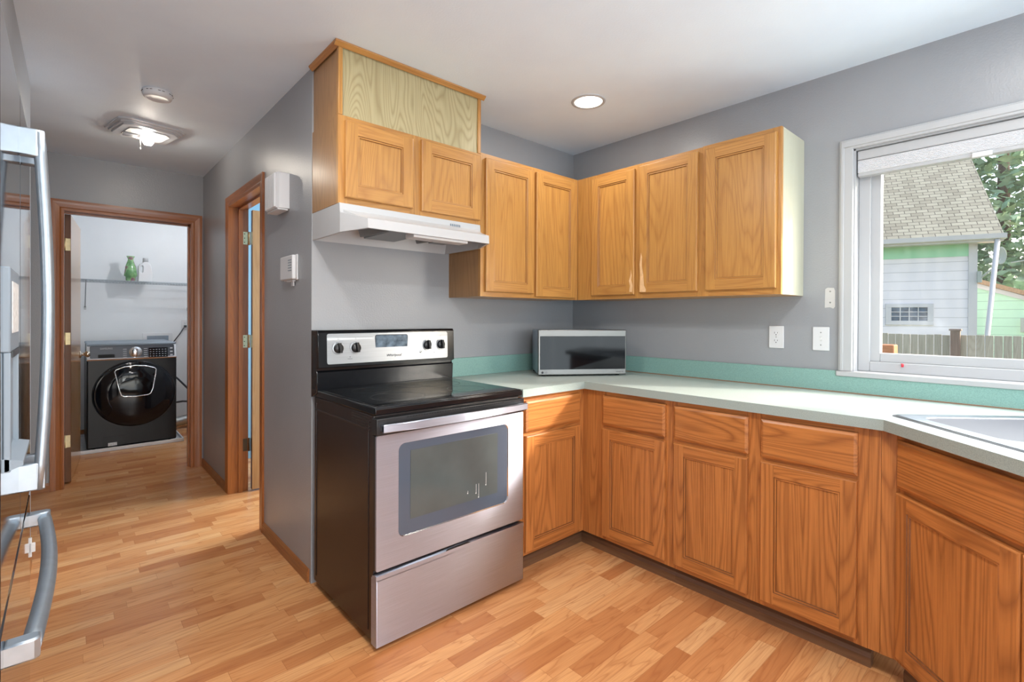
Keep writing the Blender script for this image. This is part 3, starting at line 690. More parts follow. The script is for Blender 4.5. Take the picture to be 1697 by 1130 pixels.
# backguard
f = MB(); f.prism([(-.002, .88), (-.072, .905), (-.076, 1.000), (-.060, 1.006), (-.060, 1.018), (-.088, 1.023), (-.082, 1.183), (-.074, 1.194), (-.002, 1.194)], 'x', .0, RW, 0, bev=.003); bgd = f.build('backguard', 'black', rg_)
f = MB(); f.box(-.0005, -.056, .92, .0, -.02, 1.17)
f.build('side_cover', 'satin', bgd)
def bgy(z): return -.088+(z-1.023)/(1.183-1.023)*.006
f = MB()
pp = rrect(.042, 1.036, .712, 1.178, .010)
vs0 = [f.bm.verts.new((x, bgy(z)-.0015, z)) for x, z in pp]; vs1 = [f.bm.verts.new((x, bgy(z)+.002, z)) for x, z in pp]
f.bm.faces.new(vs0)
for i in range(len(pp)): f.bm.faces.new((vs0[i], vs0[(i+1) % len(pp)], vs1[(i+1) % len(pp)], vs1[i]))
keep = set(f.bm.faces)
for x, z in ((.152, 1.066), (.625, 1.068)): f.lathe([(.0022, 0), (0, .0008)], (x, bgy(z)-.0015, z), 'y', 10)
for x in (.095, .181, .580, .666):
    f.box(x-.004, bgy(1.15)-.0022, 1.150, x+.004, bgy(1.15)-.0012, 1.151); f.box(x-.002, bgy(1.158)-.0022, 1.156, x+.002, bgy(1.158)-.0012, 1.157)
f.box(.140, bgy(1.057)-.0022, 1.0565, .164, bgy(1.057)-.0012, 1.058)
for fc in f.bm.faces:
    if fc not in keep: fc.material_index = 1
cp = f.build('control_panel', ['steelp', 'text'], rg_)
for x in (.095, .181, .580, .666):
    f = MB(); z = 1.109; y = bgy(z)-.0015
    f.lathe([(.029, .0), (.029, .0012), (.027, .0016), (.0, .0016)], (x, y, z), 'y', 28, 1)
    f.lathe([(.0225, .0016), (.0225, .010), (.020, .014), (0, .014)], (x, y, z), 'y', 28)
    f.prism([(x-.006+.004, z-.020), (x+.006+.004, z-.020), (x+.006-.002, z+.026), (x-.006-.002, z+.026)], 'y', y-.030, y-.012, 0, bev=.0015)
    f.build('knob', ['satin', 'steelp'], cp)
f = MB(); y = bgy(1.13)-.0018; loop_fill(f, rrect(.284, 1.092, .462, 1.166, .010), y-.0006, 0); loop_between(f, rrect(.284, 1.092, .462, 1.166, .010), y-.0006, rrect(.281, 1.089, .465, 1.169, .011), y+.001, 1)
M['lcd'] = plain('glossy_display_film', (98, 112, 126), rough=.12, noise=.5, nscale=34, bump=.5, bscale=28)
f.build('display', ['lcd', 'satin'], cp)
rot = (PI/2, 0, 0)
lettering('Whirlpool', .020, cp, (.383, bgy(1.064)-.002, 1.064), rot, 'text', shear=.25)
f = MB(); f.lathe([(.008, 0), (.008, .002), (.005, .003), (0, .003)], (.540, bgy(1.076)-.0015, 1.076), 'y', 16); f.build('indicator_light', 'chrome', cp)
# oven door
YD = -.655
od = MB()
od.box(.003, YD+.009, .304, RW-.003, -.625, .812, 0, .003); od.build('door_core', 'satin', rg_)
f = MB(); W0, W1, V0, V1 = .096, .660, .406, .769
outer_ = rrect(.004, .304, RW-.004, .812, .006, 2)
# steel face with a rounded window cut-out
bm = f.bm
A = [bm.verts.new((x, YD, z)) for x, z in rrect(.004, .304, RW-.004, .812, .006, 3)]
Bv = [bm.verts.new((x, YD, z)) for x, z in rrect(W0, V0, W1, V1, .028, 8)]
es = [bm.edges.new((L[i], L[(i+1) % len(L)])) for L in (A, Bv) for i in range(len(L))]
bmesh.ops.triangle_fill(bm, edges=es, use_beauty=True)
B2 = [bm.verts.new((x, YD+.006, z)) for x, z in rrect(W0+.004, V0+.004, W1-.004, V1-.004, .025, 8)]
A2 = [bm.verts.new((x, YD+.02, z)) for x, z in rrect(.004, .304, RW-.004, .812, .006, 3)]
for P, Q, mi in ((Bv, B2, 1), (A, A2, 0)):
    for i in range(len(P)):
        fc = bm.faces.new((P[i], P[(i+1) % len(P)], Q[(i+1) % len(Q)], Q[i])); fc.material_index = mi
odr = f.build('oven_door', ['steel', 'chrome'], rg_)
f = MB(); f.box(W0, YD+.0045, V0, W1, YD+.0065, V1); f.build('glass_border', 'ovenborder', odr)
f = MB(); f.box(.150, YD+.0030, .465, .597, YD+.0050, .735); f.build('window_glass', 'ovenglass', odr)
f = MB()
f.bm.free()
for x, z0, z1 in ((.475, .49, .53), (.489, .47, .53), (.53, .515, .57), (.43, .50, .51)):
    f = MB(); f.box(x, YD+.0024, z0, x+.0012, YD+.0031, z1); f.lathe([(.003, 0), (0, .001)], (x, YD+.003, z0), 'y', 8); f.build('drip_stain', 'label', odr)
f = MB(); f.box(.002, YD-.004, .814, RW-.002, -.62, .876, 0, .003); tf = f.build('top_trim', 'satin', rg_)
f = MB()
for i in range(40):
    x = .13+i*.0125; f.box(x, YD-.0048, .868, x+.008, YD-.0038, .873)
f.build('vent_grille', 'dark', tf)
f = MB(); f.prism([(.018, YD-.030), (RW/2-.2, YD-.044), (RW/2, YD-.047), (RW/2+.2, YD-.044), (RW-.004, YD-.030), (RW-.004, YD-.018), (RW/2+.2, YD-.032), (RW/2, YD-.035), (RW/2-.2, YD-.032), (.018, YD-.018)], 'z', .826, .857, 0, bev=.003)
for x0, x1 in ((.018, .05), (RW-.036, RW-.004)): f.box(x0, YD-.028, .830, x1, YD-.003, .853, 0, .002)
f.build('handle', 'steel', odr)
f = MB(); f.box(.002, YD-.004, .020, RW-.002, -.615, .276, 0, .004); f.prism([(YD-.004, .270), (YD-.004, .288), (YD+.004, .291), (YD+.03, .284), (YD+.03, .270)], 'x', .002, RW-.002, 0)
dr = f.build('drawer', 'steel', rg_)
f = MB(); f.prism([(RW/2-.07, .287), (RW/2-.05, .2925), (RW/2+.05, .2925), (RW/2+.07, .287)], 'y', YD+.002, YD-.0035); f.build('latch', 'satin', dr)

# ------------------------------------------------------------------ range hood
hd = thing('range_hood', 'white under-cabinet range hood above the electric range', 'range hood', (-1.852, 0, 0))
HW = .756; ch = .058; Z0, Z1 = 1.616, 1.741
f = MB(); q = f.quad
L = lambda x, y, z: (x, y, z)
pT = [(0, 0), (0, -.31), (HW, -.31), (HW, 0)]
# outer shell
q([L(0, 0, Z1), L(0, -.31, Z1), L(HW, -.31, Z1), L(HW, 0, Z1)])
q([L(0, -.31, Z1), L(HW, -.31, Z1), L(HW, -.315, 1.700), L(0, -.315, 1.700)])
q([L(0, -.315, 1.700), L(HW, -.315, 1.700), L(HW-ch, -.455, 1.662), L(ch, -.455, 1.662)])
q([L(ch, -.455, 1.662), L(HW-ch, -.455, 1.662), L(HW-ch, -.458, 1.622), L(ch, -.458, 1.622)])
for sx, m in ((0, 1), (HW, -1)):
    q([L(sx, 0, Z1), L(sx, -.31, Z1), L(sx, -.315, 1.700), L(sx, -.315, Z0), L(sx, 0, Z0)])
    q([L(sx, -.315, 1.700), L(sx+m*ch, -.455, 1.662), L(sx+m*ch, -.458, 1.622), L(sx, -.315, Z0)])
# rim flanges and inner skin
e = .012
q([L(0, 0, Z0), L(0, -.315, Z0), L(e, -.311, Z0), L(e, 0, Z0)]); q([L(HW, 0, Z0), L(HW, -.315, Z0), L(HW-e, -.311, Z0), L(HW-e, 0, Z0)])
q([L(0, -.315, Z0), L(ch, -.458, 1.622), L(ch+e*.6, -.446, 1.622), L(e, -.311, Z0)]); q([L(HW, -.315, Z0), L(HW-ch, -.458, 1.622), L(HW-ch-e*.6, -.446, 1.622), L(HW-e, -.311, Z0)])
q([L(ch, -.458, 1.622), L(HW-ch, -.458, 1.622), L(HW-ch-e*.6, -.446, 1.622), L(ch+e*.6, -.446, 1.622)])
q([L(e, -.002, Z0), L(HW-e, -.002, Z0), L(HW-e, -.03, 1.715), L(e, -.03, 1.715)])
q([L(e, -.03, 1.715), L(HW-e, -.03, 1.715), L(HW-e, -.31, 1.715), L(e, -.31, 1.715)])
q([L(e, -.31, 1.715), L(HW-e, -.31, 1.715), L(HW-ch-e, -.446, 1.655), L(ch+e, -.446, 1.655)])
q([L(ch+e, -.446, 1.655), L(HW-ch-e, -.446, 1.655), L(HW-ch-e, -.446, 1.622), L(ch+e, -.446, 1.622)])
for sx, m in ((e, 1), (HW-e, -1)):
    q([L(sx, -.002, Z0), L(sx, -.03, 1.715), L(sx, -.31, 1.715), L(sx, -.311, Z0)]); q([L(sx, -.311, Z0), L(sx, -.31, 1.715), L(sx+m*ch, -.446, 1.655), L(sx+m*ch, -.446, 1.622)])
f.build('shell', 'white', hd, recalc=False)
f = MB(); f.prism([(-.06, 1.714), (-.30, 1.714), (-.42, 1.640), (-.40, 1.632), (-.10, 1.640)], 'x', .19, .20); f.prism([(-.40, 1.632), (-.12, 1.632), (-.12, 1.641), (-.40, 1.641)], 'x', .20, .36, 0)
f.build('filter_housing', 'greymetal', hd)
f = MB(); f.prism([(-.06, 1.714), (-.30, 1.714), (-.42, 1.640), (-.40, 1.632), (-.10, 1.640)], 'x', .50, .51); f.prism([(-.40, 1.632), (-.20, 1.632), (-.20, 1.641), (-.40, 1.641)], 'x', .51, .60, 0)
f.build('filter_housing', 'greymetal', hd)
f = MB(); f.box(.285, -.435, 1.612, .585, -.36, 1.650, 0, .004); f.build('lamp_lens', 'whitepl', hd)
f = MB()
for i in range(6): f.box(.565+i*.011, -.3165, 1.712, .569+i*.011, -.312, 1.724)
f.box(.575, -.3165, 1.704, .60, -.313, 1.707); f.build('switches', 'plastic', hd)

# ------------------------------------------------------------------ microwave
mwx, mwy = Vector((-.672, -.322)), Vector((-.226, -.618)); dv = mwy-mwx; MWW = dv.length
mw = thing('microwave', 'small stainless microwave oven with black glass door set across the corner of the worktop', 'microwave', (mwx.x, mwx.y, ZT+T1+.0005), math.atan2(dv.y, dv.x))
MH, MD = .272, .335
for x in (.04, MWW-.04):
    for y in (.04, MD-.04):
        f = MB(); f.lathe([(0, 0), (.012, 0), (.012, .011), (0, .011)], (x, y, 0), 'z', 12); f.build('foot', 'satin', mw)
f = MB(); f.prism([(.004, .022), (MWW-.004, .022), (MWW-.03, MD), (.03, MD)], 'z', .010, MH-.003, 0, bev=.004); f.build('case', 'satinmetal', mw)
f = MB(); f.box(0, 0, .008, MWW, .022, MH, 0, .004); md = f.build('door', 'steelm', mw)
f = MB(); f.box(.011, -.0012, .040, MWW-.006, .002, MH-.037, 0, .001, 1); f.build('door_glass', 'mwglass', md)
lettering('LG', .014, md, (.046, -.0006, .0235), rot, 'text', align='CENTER')
f = MB(); f.lathe([(.007, 0), (.007, .0008), (0, .0008)], (.026, 0, .0235), 'y', 20); f.build('round_emblem', 'text', md)
lettering('SMART 10', .010, md, (MWW-.040, -.0006, .0235), rot, 'text')

# ------------------------------------------------------------------ outlets, plates, patch
def plate(name, loc, rz, label, cat, kind, parent_h=.114):
    t = thing(name, label, cat, loc, rz)
    f = MB(); f.box(-.036, -.006, -.057, .036, 0, .057, 0, .003); f.build('cover_plate', 'whitepl', t)
    if kind == 'duplex':
        for z in (-.0195, .0195):
            f = MB(); f.prism([(p[0], p[1]+z) for p in rrect(-.017, -.014, .017, .014, .012, 5)], 'y', -.0078, -.005); s_ = f.build('socket', 'whitepl', t)
            f = MB(); f.box(-.008, -.0082, z-.002, -.0062, -.0075, z+.007); f.box(.0062, -.0082, z-.001, .008, -.0075, z+.006); f.lathe([(.0028, .0), (0, .0004)], (0, -.0078, z-.008), 'y', 10); f.build('slots', 'text', s_)
        f = MB(); f.lathe([(.003, 0), (0, .001)], (0, -.006, 0), 'y', 10); f.build('screw', 'greymetal', t)
    if kind == 'blank':
        for z in (-.030, .030):
            f = MB(); f.lathe([(.0034, 0), (0, .0012)], (0, -.006, z), 'y', 10); f.build('screw', 'greymetal', t)
        f = MB(); f.box(-.005, -.0066, -.012, .005, -.0058, .012); f.build('smudge', 'label', t)
    return t
plate('wall_outlet', (-.0005, -1.378, 1.163), RZ, 'white duplex outlet on the grey wall right of the wall cabinets', 'outlet', 'duplex')
plate('blank_plate', (-.0005, -1.580, 1.161), RZ, 'white wall plate with two screws beside the window casing', 'wall plate', 'blank')
f = MB()
f.prism([(-1.596, 1.40), (-1.606, 1.406), (-1.632, 1.404), (-1.637, 1.39), (-1.637, 1.315), (-1.630, 1.306), (-1.617, 1.312), (-1.594, 1.310)], 'x', -.0012, -.0002)
pa = f.build('wallboard_patch', 'patch'); tag(pa, 'bare unpainted patch with two screw holes on the wall left of the window', 'wall patch')
for z in (1.335, 1.388):
    f = MB(); f.lathe([(0, -.0016), (.004, -.0015), (.004, -.001)], (0, -1.617, z), 'x', 10); f.build('screw', 'greymetal', pa)

# ------------------------------------------------------------------ hall: chime, thermostat, smoke alarm, lamp
c = thing('door_chime', 'white door chime box high on the hall wall', 'door chime', (-1.855, .405, 1.80), RZ)
f = MB(); f.prism([(-.092, 0), (.092, 0), (.092, -.050), (.080, -.062), (-.080, -.062), (-.092, -.050)], 'z', .012, .196, 0, bev=.003); f.build('housing', 'whitepl', c)
f = MB()
for x in (-.07, -.052, -.034, -.016, .002, .020, .038, .056, .072): f.box(x-.005, -.072, .018, x+.005, -.061, .19, 0, .002)
f.build('front_ribs', 'whitepl', c)
f = MB(); f.box(-.088, -.056, .004, .088, -.004, .013, 0, .003); f.build('bottom_cap', 'whitepl', c)
c = thing('thermostat', 'white square thermostat on the hall wall below the chime box', 'thermostat', (-1.855, .275, 1.44), RZ)
f = MB(); f.box(-.10, -.008, 0, .10, 0, .128, 0, .004); f.build('wall_plate', 'whitepl', c)
f = MB(); f.box(-.096, -.028, .003, .092, -.008, .124, 0, .006); b_ = f.build('cover', 'whitepl', c)
f = MB()
for i in range(5): f.box(.03, -.0288, .045+i*.013, .082, -.0275, .049+i*.013)
f.build('vent', 'plastic', b_)
f = MB(); f.box(-.03, -.016, -.006, .06, -.002, 0.001); f.box(.02, -.010, -.030, .05, -.002, -.005, 0, .002); f.build('lower_tab', 'whitepl', c)
c = thing('smoke_alarm', 'round white smoke alarm on the hall ceiling', 'smoke alarm', (-2.357, .805, ZC))
f = MB(); f.lathe([(0, 0), (.066, 0), (.068, -.008), (.066, -.020), (.060, -.033), (.050, -.037), (.046, -.035), (0, -.037)], (0, 0, 0), 'z', 40)
for i in range(24):
    if i % 3 == 2: continue
    t = 2*PI*i/24; d_ = .010
    f.tube([(.0682*math.cos(t-.08), .0682*math.sin(t-.08), -.013), (.0685*math.cos(t+.08), .0685*math.sin(t+.08), -.013)], .0012, 6, 1)
f.build('housing', ['whitepl', 'dark'], c)
lampo = thing('ceiling_lamp', 'tiered octagonal mirrored ceiling lamp with a bare lit bulb, in the hall', 'lamp', (-2.34, 1.50, ZC), math.radians(12))
def octa(h, c): return [(h-c, h), (h, h-c), (h, -h+c), (h-c, -h), (-h+c, -h), (-h, -h+c), (-h, h-c), (-h+c, h)]
f = MB()
for h, c_, z0, z1 in ((.175, .05, -.012, 0), (.160, .045, -.022, -.010), (.145, .04, -.032, -.020)): f.prism(octa(h, c_), 'z', z0, z1, 0, bev=.003)
f.build('tiered_plate', 'mirrorglass', lampo)
f = MB(); f.prism(octa(.105, .03), 'z', -.036, -.032); f.build('reflector', 'white', lampo)
f = MB(); f.tube([(-.03, 0, -.03), (-.03, 0, -.125)], .004, 10); f.lathe([(0, -.134), (.006, -.130), (.006, -.120), (0, -.118)], (-.03, 0, 0), 'z', 12); f.build('threaded_rod', 'whitepl', lampo)
f = MB(); f.tube([(-.11, .03, -.046), (-.02, .01, -.050)], .011, 12); f.build('socket', 'whitepl', lampo)
f = MB(); f.lathe([(0, -.094), (.020, -.088), (.029, -.072), (.030, -.062), (.022, -.046), (.014, -.038), (.014, -.03)], (.012, 0, 0), 'z', 24); f.build('bulb', 'bulb', lampo)
# recessed lights
def recessed(x, y, label, power):
    t = thing('recessed_light', label, 'ceiling light', (x, y, ZC))
    f = MB(); f.lathe([(.092, -.001), (.090, -.005), (.076, -.006), (.074, -.002), (.074, .0)], (0, 0, 0), 'z', 40); f.build('trim_ring', 'white', t)
    f = MB(); f.lathe([(0, -.0035), (.075, -.0035), (.075, -.001), (0, -.001)], (0, 0, 0), 'z', 40); f.build('diffuser', 'glow', t)
    l = bpy.data.lights.new('recessed_light_lamp', 'AREA'); l.shape = 'DISK'; l.size = .14; l.energy = power; l.color = WARM
    o = bpy.data.objects.new('recessed_light_lamp', l); COL.objects.link(o); o.parent = t; o.location = (0, 0, -.008)
recessed(-.616, -.640, 'lit round recessed ceiling light in front of the corner wall cabinets', 4.8)
recessed(-.616, -2.247, 'lit round recessed ceiling light over the sink', 2.6)
recessed(-2.10, -2.35, 'added out-of-view recessed ceiling light over the middle of the kitchen floor', 31)  # unseen lamp added to brighten the base cabinets
recessed(-2.0, -3.9, 'added out-of-view recessed ceiling light near the added glazed door', 10)  # extra fill lamp put behind the camera
recessed(-2.35, -.75, 'added out-of-view recessed ceiling light between the range and the refrigerator', 13)  # extra lamp above the view, added to light the hall wall
# laundry lamp
c = thing('laundry_lamp', 'round white ceiling lamp in the laundry room', 'lamp', (-1.62, 3.35, ZC))
f = MB(); f.lathe([(0, 0), (.12, 0), (.12, -.015), (0, -.016)], (0, 0, 0), 'z', 32); f.build('base', 'white', c)
f = MB(); f.lathe([(.11, -.016), (.10, -.05), (.06, -.075), (0, -.082)], (0, 0, 0), 'z', 32); f.build('shade', 'glow', c)
l = bpy.data.lights.new('laundry_lamp_light', 'POINT'); l.energy = 21; l.color = (.96, .98, 1.0); l.shadow_soft_size = .02
o = bpy.data.objects.new('laundry_lamp_light', l); COL.objects.link(o); o.parent = c; o.location = (0, 0, -.16)

# ------------------------------------------------------------------ refrigerator (front faces +x)
fr_ = thing('refrigerator', 'polished steel french-door refrigerator with curved handles at the edge of the picture', 'refrigerator', (-2.795, -.642, 0), PI/2)
fr_['label'] = 'polished steel french-door refrigerator with tall curved bar handles beside the hall'
# local: -y is the front (world +x), x runs to world +y
XL, XR = -.50, .442
f = MB(); f.box(XL+.006, .07, .02, XR-.006, .76, 1.79, 0, .004); f.build('body', 'fridgeside', fr_)
for x0, x1, nm in ((XL, -.002, 'door'), (.002, XR, 'door')):
    f = MB(); f.box(x0, 0, .712, x1, .066, 1.806, 0, .006, 3); dd = f.build(nm, 'fridge', fr_)
    if x0 < -.1: ld = dd
    else: rd = dd
f = MB(); f.box(XL, 0, .06, XR, .066, .700, 0, .006, 3); fz = f.build('freezer_drawer', 'fridge', fr_)
f = MB(); f.box(XL+.01, .03, .0, XR-.01, .10, .058); f.build('kick_grille', 'satin', fr_)
def bar_handle(parent, xc):
    pts = []
    for i in range(15):
        t = i/14; z = .835+t*(1.700-.835); pts.append((xc, -.034-.016*math.sin(PI*t), z))
    f = MB(); f.tube(pts, .013, 14, ry=.012)
    for z in (.835, 1.640): 
        f.prism([(xc-.013, 0), (xc+.013, 0), (xc+.013, -.030), (xc+.009, -.045), (xc-.009, -.045), (xc-.013, -.030)], 'z', z, z+.066, 0, bev=.003)
    return f.build('handle', 'satinmetal', parent)
bar_handle(ld, -.05); bar_handle(rd, .05)
pts = []
for i in range(17):
    t = i/16; pts.append((XL+.07+t*(XR-XL-.14), -.034-.018*math.sin(PI*t), .638))
f = MB(); f.tube(pts, .016, 14, ry=.013)
for x in (XL+.055, XR-.085): f.prism([(x, 0), (x+.032, 0), (x+.032, -.040), (x+.026, -.048), (x+.006, -.048), (x, -.040)], 'z', .618, .658, 0, bev=.004)
f.build('handle', 'satinmetal', fz)
# dispenser
f = MB(); rx0, rx1 = -.455, -.248
f.box(rx0, -.010, 1.19, rx1, .01, 1.345, 0, .003); f.box(rx0, -.010, .975, rx0+.012, .0, 1.19, 0, .002); f.box(rx1-.012, -.010, .975, rx1, .0, 1.19, 0, .002)
f.box(rx0+.012, -.002, .985, rx1-.012, .002, 1.19); f.prism([(0, .975), (-.026, .985), (-.026, .993), (0, 1.0)], 'x', rx0, rx1)
dp = f.build('dispenser', 'plastic', ld)
f = MB(); f.box(rx0+.03, -.0112, 1.225, rx1-.03, -.0095, 1.32); f.build('display', 'label', dp)
f = MB(); f.box(rx0+.02, -.012, 1.18, rx1-.02, -.001, 1.192); f.build('nozzle_bar', 'satin', dp)
f = MB(); f.box(XR-.002, -.004, .50, XR+.006, .004, .56, 0, .001); f.box(XR-.004, -.012, .515, XR, .0, .545, 0, .002); f.build('plastic_clip', 'whitepl', fz)

# ------------------------------------------------------------------ laundry
pan = thing('drip_pan', 'white drip pan on the laundry floor under the washer', 'drip pan', (-2.245, 3.975, 0))
f = MB(); f.box(-.415, -.425, .001, .415, .425, .006)
for a_, b_, c_, d_ in ((-.415, -.425, .415, -.413), (-.415, .413, .415, .425), (-.415, -.413, -.403, .413), (.403, -.413, .415, .413)): f.box(a_, b_, .001, c_, d_, .034, 0, .003)
f.build('tray', 'whitepl', pan)
ws = thing('washing_machine', 'graphite front-loading washing machine with round dark door in the laundry room', 'washing machine', (-2.574, 3.58, .006))
WW, WH = .685, .99; zc_ = .838
f = MB(); f.box(.0, 0.0, .025, WW, .80, zc_+.01, 0, .012, 3); f.box(.006, .03, zc_, WW-.006, .80, WH-.012, 0, .006); f.build('body', 'graphite', ws)
for x in (.05, WW-.05):
    for y in (.06, .74):
        f = MB(); f.lathe([(0, 0), (.02, 0), (.02, .01), (.01, .012), (.01, .03), (0, .03)], (x, y, 0), 'z', 12); f.build('foot', 'satin', ws)
f = MB(); f.box(.002, .012, WH-.022, WW-.002, .80, WH+.002, 0, .008); f.build('top_panel', 'plastic', ws)
# console, leaning back, with a chrome lower rim
def cy(z): return -.012+(z-zc_)*.22
f = MB(); f.prism([(-.014, zc_), (-.018, zc_+.01), (cy(WH-.012), WH-.012), (cy(WH-.012)+.012, WH-.002), (.06, WH-.002), (.06, zc_)], 'x', .0, WW, 0, bev=.004); cs_ = f.build('console', 'chrome', ws)
f = MB()
def cface(poly, d=.0012, mi=0):
    f.quad([(x, cy(z)-.007-d, z) for x, z in poly], mi)
pol = rrect(.022, zc_+.020, WW-.020, WH-.020, .012, 4); cface(pol); vsA = [(x, cy(z)-.0082, z) for x, z in pol]; vsB = [(x, cy(z), z) for x, z in pol]
for i in range(len(pol)):
    j = (i+1) % len(pol); f.quad([vsA[i], vsA[j], vsB[j], vsB[i]])
random.seed(3)
for r_ in range(4):
    for k in range(6):
        x = .466+k*.024; z = .860+r_*.021; cface([(x, z), (x+random.uniform(.008, .018), z), (x+.012, z+.004), (x, z+.004)], .0024, 1)
for r_ in range(5):
    cface([(.262, .858+r_*.019), (.290, .858+r_*.019), (.290, .862+r_*.019), (.262, .862+r_*.019)], .0018, 1); cface([(.420, .858+r_*.019), (.448, .858+r_*.019), (.448, .862+r_*.019), (.420, .862+r_*.019)], .0018, 1)
for z in (.862, .895, .928): cface([(.630, z), (.652, z), (.652, z+.012), (.630, z+.012)], .0018, 1)
cpn = f.build('control_face', ['conspanel', 'textw'], cs_)
tilt = (math.radians(90)-math.atan(.22), 0, 0)
kz = .905; f = MB(); f.lathe([(.052, 0), (.052, .006), (.046, .010), (.042, .010), (.042, .026), (.036, .030), (0, .030)], (.357, cy(kz)-.008, kz), 'y', 32); f.build('dial', 'chrome', cpn)
f = MB(); cface([(.458, .850), (.612, .850), (.612, .942), (.458, .942)], .0018); f.build('display', 'bluegl', cpn)
f = MB(); cface(rrect(.080, .862, .200, .892, .006, 3), .0018); f.build('detergent_slot', 'dark', cpn)
f = MB(); cface([(.078, .850), (.205, .850), (.205, .856), (.078, .856)], .0018); f.build('drawer_caption', 'textw', cpn)
lettering('SAMSUNG', .020, cpn, (.140, cy(.945)-.0095, .945), tilt, 'textw')
# door
dx, dz, R_ = .356, .513, .318
f = MB(); f.lathe([(R_, .0), (R_, .012), (R_-.008, .018), (R_-.018, .018), (R_-.03, .022), (.24, .045), (.20, .055), (0, .060)], (dx, 0, dz), 'y', 72, sy=.975); wd_ = f.build('door', 'bluegl', ws)
f = MB()
def ycap(x, z):
    r = math.hypot(x-dx, (z-dz)/.975); pr = [(0, .060), (.20, .055), (.24, .045), (R_-.03, .022), (R_, .012)]
    for (r0, h0), (r1, h1) in zip(pr, pr[1:]):
        if r <= r1: return -(h0+(h1-h0)*(r-r0)/(r1-r0))
    return -.012
hatch = [(.198, .735), (.21, .752), (.27, .776), (.356, .786), (.44, .776), (.50, .756), (.514, .738), (.508, .70), (.486, .56), (.470, .515), (.448, .502), (.356, .494), (.268, .500), (.246, .513), (.232, .56), (.206, .70)]
hatch = [(x, z-.006) for x, z in hatch]
f.tube([(x, ycap(x, z)-.004, z) for x, z in hatch], .0055, 8, closed=True); f.build('chrome_hatch_frame', 'chrome', wd_)
f = MB(); A_ = [f.bm.verts.new((x, ycap(x, z)-.003, z)) for x, z in hatch]; cv_ = f.bm.verts.new((.356, -.062, .65))
for i in range(len(A_)): fc = f.bm.faces.new((A_[i], A_[(i+1) % len(A_)], cv_)); fc.smooth = True
f.build('hatch_window', 'mwglass', wd_)
f = MB(); f.tube([(dx+R_*math.cos(2*PI*i/60), -.004, dz+.975*R_*math.sin(2*PI*i/60)) for i in range(60)], .004, 8, closed=True); f.build('door_rim', 'satin', wd_)
f = MB(); f.box(.115, -.0018, .035, .268, .004, .125, 0, .001); fl = f.build('filter_cover', 'graphite', ws)
f = MB(); f.box(.152, -.0026, .036, .218, -.0015, .066); f.build('label_sticker', 'label', ws)
# shelf
sh = thing('wire_shelf', 'white wire shelf on the laundry back wall above the washer', 'shelf', (-2.79, 4.5, 1.622))
f = MB(); SX = 1.65
for y, z in ((-.35, 0), (-.35, -.028), (-.24, 0), (-.12, 0), (-.01, 0)): f.tube([(0, y, z), (SX, y, z)], .0028, 6)
f.build('long_rods', 'wirecoat', sh)
f = MB(); n_ = int(SX/.0254)
for i in range(n_+1):
    x = i*SX/n_; f.tube([(x, -.008, .003), (x, -.352, .003), (x, -.353, -.028)], .0016, 4)
f.build('cross_wires', 'wirecoat', sh)
for x in (.225, 1.135):
    f = MB(); f.tube([(x, -.348, -.01), (x, -.006, -.275)], .004, 8); f.box(x-.008, -.006, -.30, x+.008, 0, -.265); f.build('brace', 'greymetal', sh)
f = MB(); f.lathe([(0, 0), (.040, 0), (.042, .01), (.044, .05), (.058, .06), (.052, .10), (.045, .16), (.030, .205), (.024, .225), (.024, .24), (.036, .268), (.033, .268), (.020, .24), (.0, .235)], (0, 0, 0), 'z', 32, sx=1.0)
for fc in f.bm.faces: pass
v = f.build('vase', 'vase', loc=(-2.20, 4.30, 1.626)); tag(v, 'green painted vase with flowers on the wire shelf', 'vase')
jug = thing('detergent_bottle', 'white plastic detergent jug with a handle on the wire shelf beside the vase', 'bottle', (-2.075, 4.31, 1.626))
f = MB()
prof = [(-.062, 0), (.060, 0), (.064, .02), (.062, .10), (.056, .16), (.046, .19), (.030, .205), (.030, .215), (-.020, .215), (-.022, .205), (-.048, .19), (-.060, .17), (-.060, .09), (-.062, .02)]
holp = [(-.045, .165), (-.024, .175), (-.018, .16), (-.020, .105), (-.032, .095), (-.046, .11)]
bm = f.bm
for y in (-.035, .035):
    es = []
    for P in (prof, holp):
        vs = [bm.verts.new((x, y, z)) for x, z in P]; es += [bm.edges.new((vs[i], vs[(i+1) % len(vs)])) for i in range(len(vs))]
    bmesh.ops.triangle_fill(bm, edges=es, use_beauty=True)
for P in (prof, holp):
    for i in range(len(P)):
        a_, b_ = P[i], P[(i+1) % len(P)]; f.quad([(a_[0], -.035, a_[1]), (b_[0], -.035, b_[1]), (b_[0], .035, b_[1]), (a_[0], .035, a_[1])])
bmesh.ops.remove_doubles(bm, verts=bm.verts[:], dist=1e-5)
jb = f.build('body', 'whitepl', jug); bv = jb.modifiers.new('round', 'BEVEL'); bv.width = .012; bv.segments = 3; bv.limit_method = 'ANGLE'; bv.angle_limit = math.radians(60)
f = MB(); f.lathe([(0, .26), (.022, .26), (.024, .255), (.026, .215), (.0, .215)], (.004, 0, 0), 'z', 24); f.build('cap', 'white', jug)
plate('wall_outlet', (-1.68, 4.4995, 1.155), 0, 'white outlet on the laundry back wall with a cord plugged in', 'outlet', 'duplex')
f = MB(); f.box(-1.693, 4.465, 1.125, -1.667, 4.494, 1.152, 0, .004); f.tube([(-1.68, 4.465, 1.138), (-1.70, 4.45, 1.12), (-1.74, 4.44, 1.05), (-1.80, 4.44, .96), (-1.84, 4.45, .9)], .006, 8)
tag(f.build('power_cord', 'cord'), 'dark power cord hanging from the laundry outlet to the washer', 'cord')
c = thing('washer_supply_box', 'white recessed supply box in the laundry wall just above the washer', 'supply box', (-1.94, 4.5, 1.02))
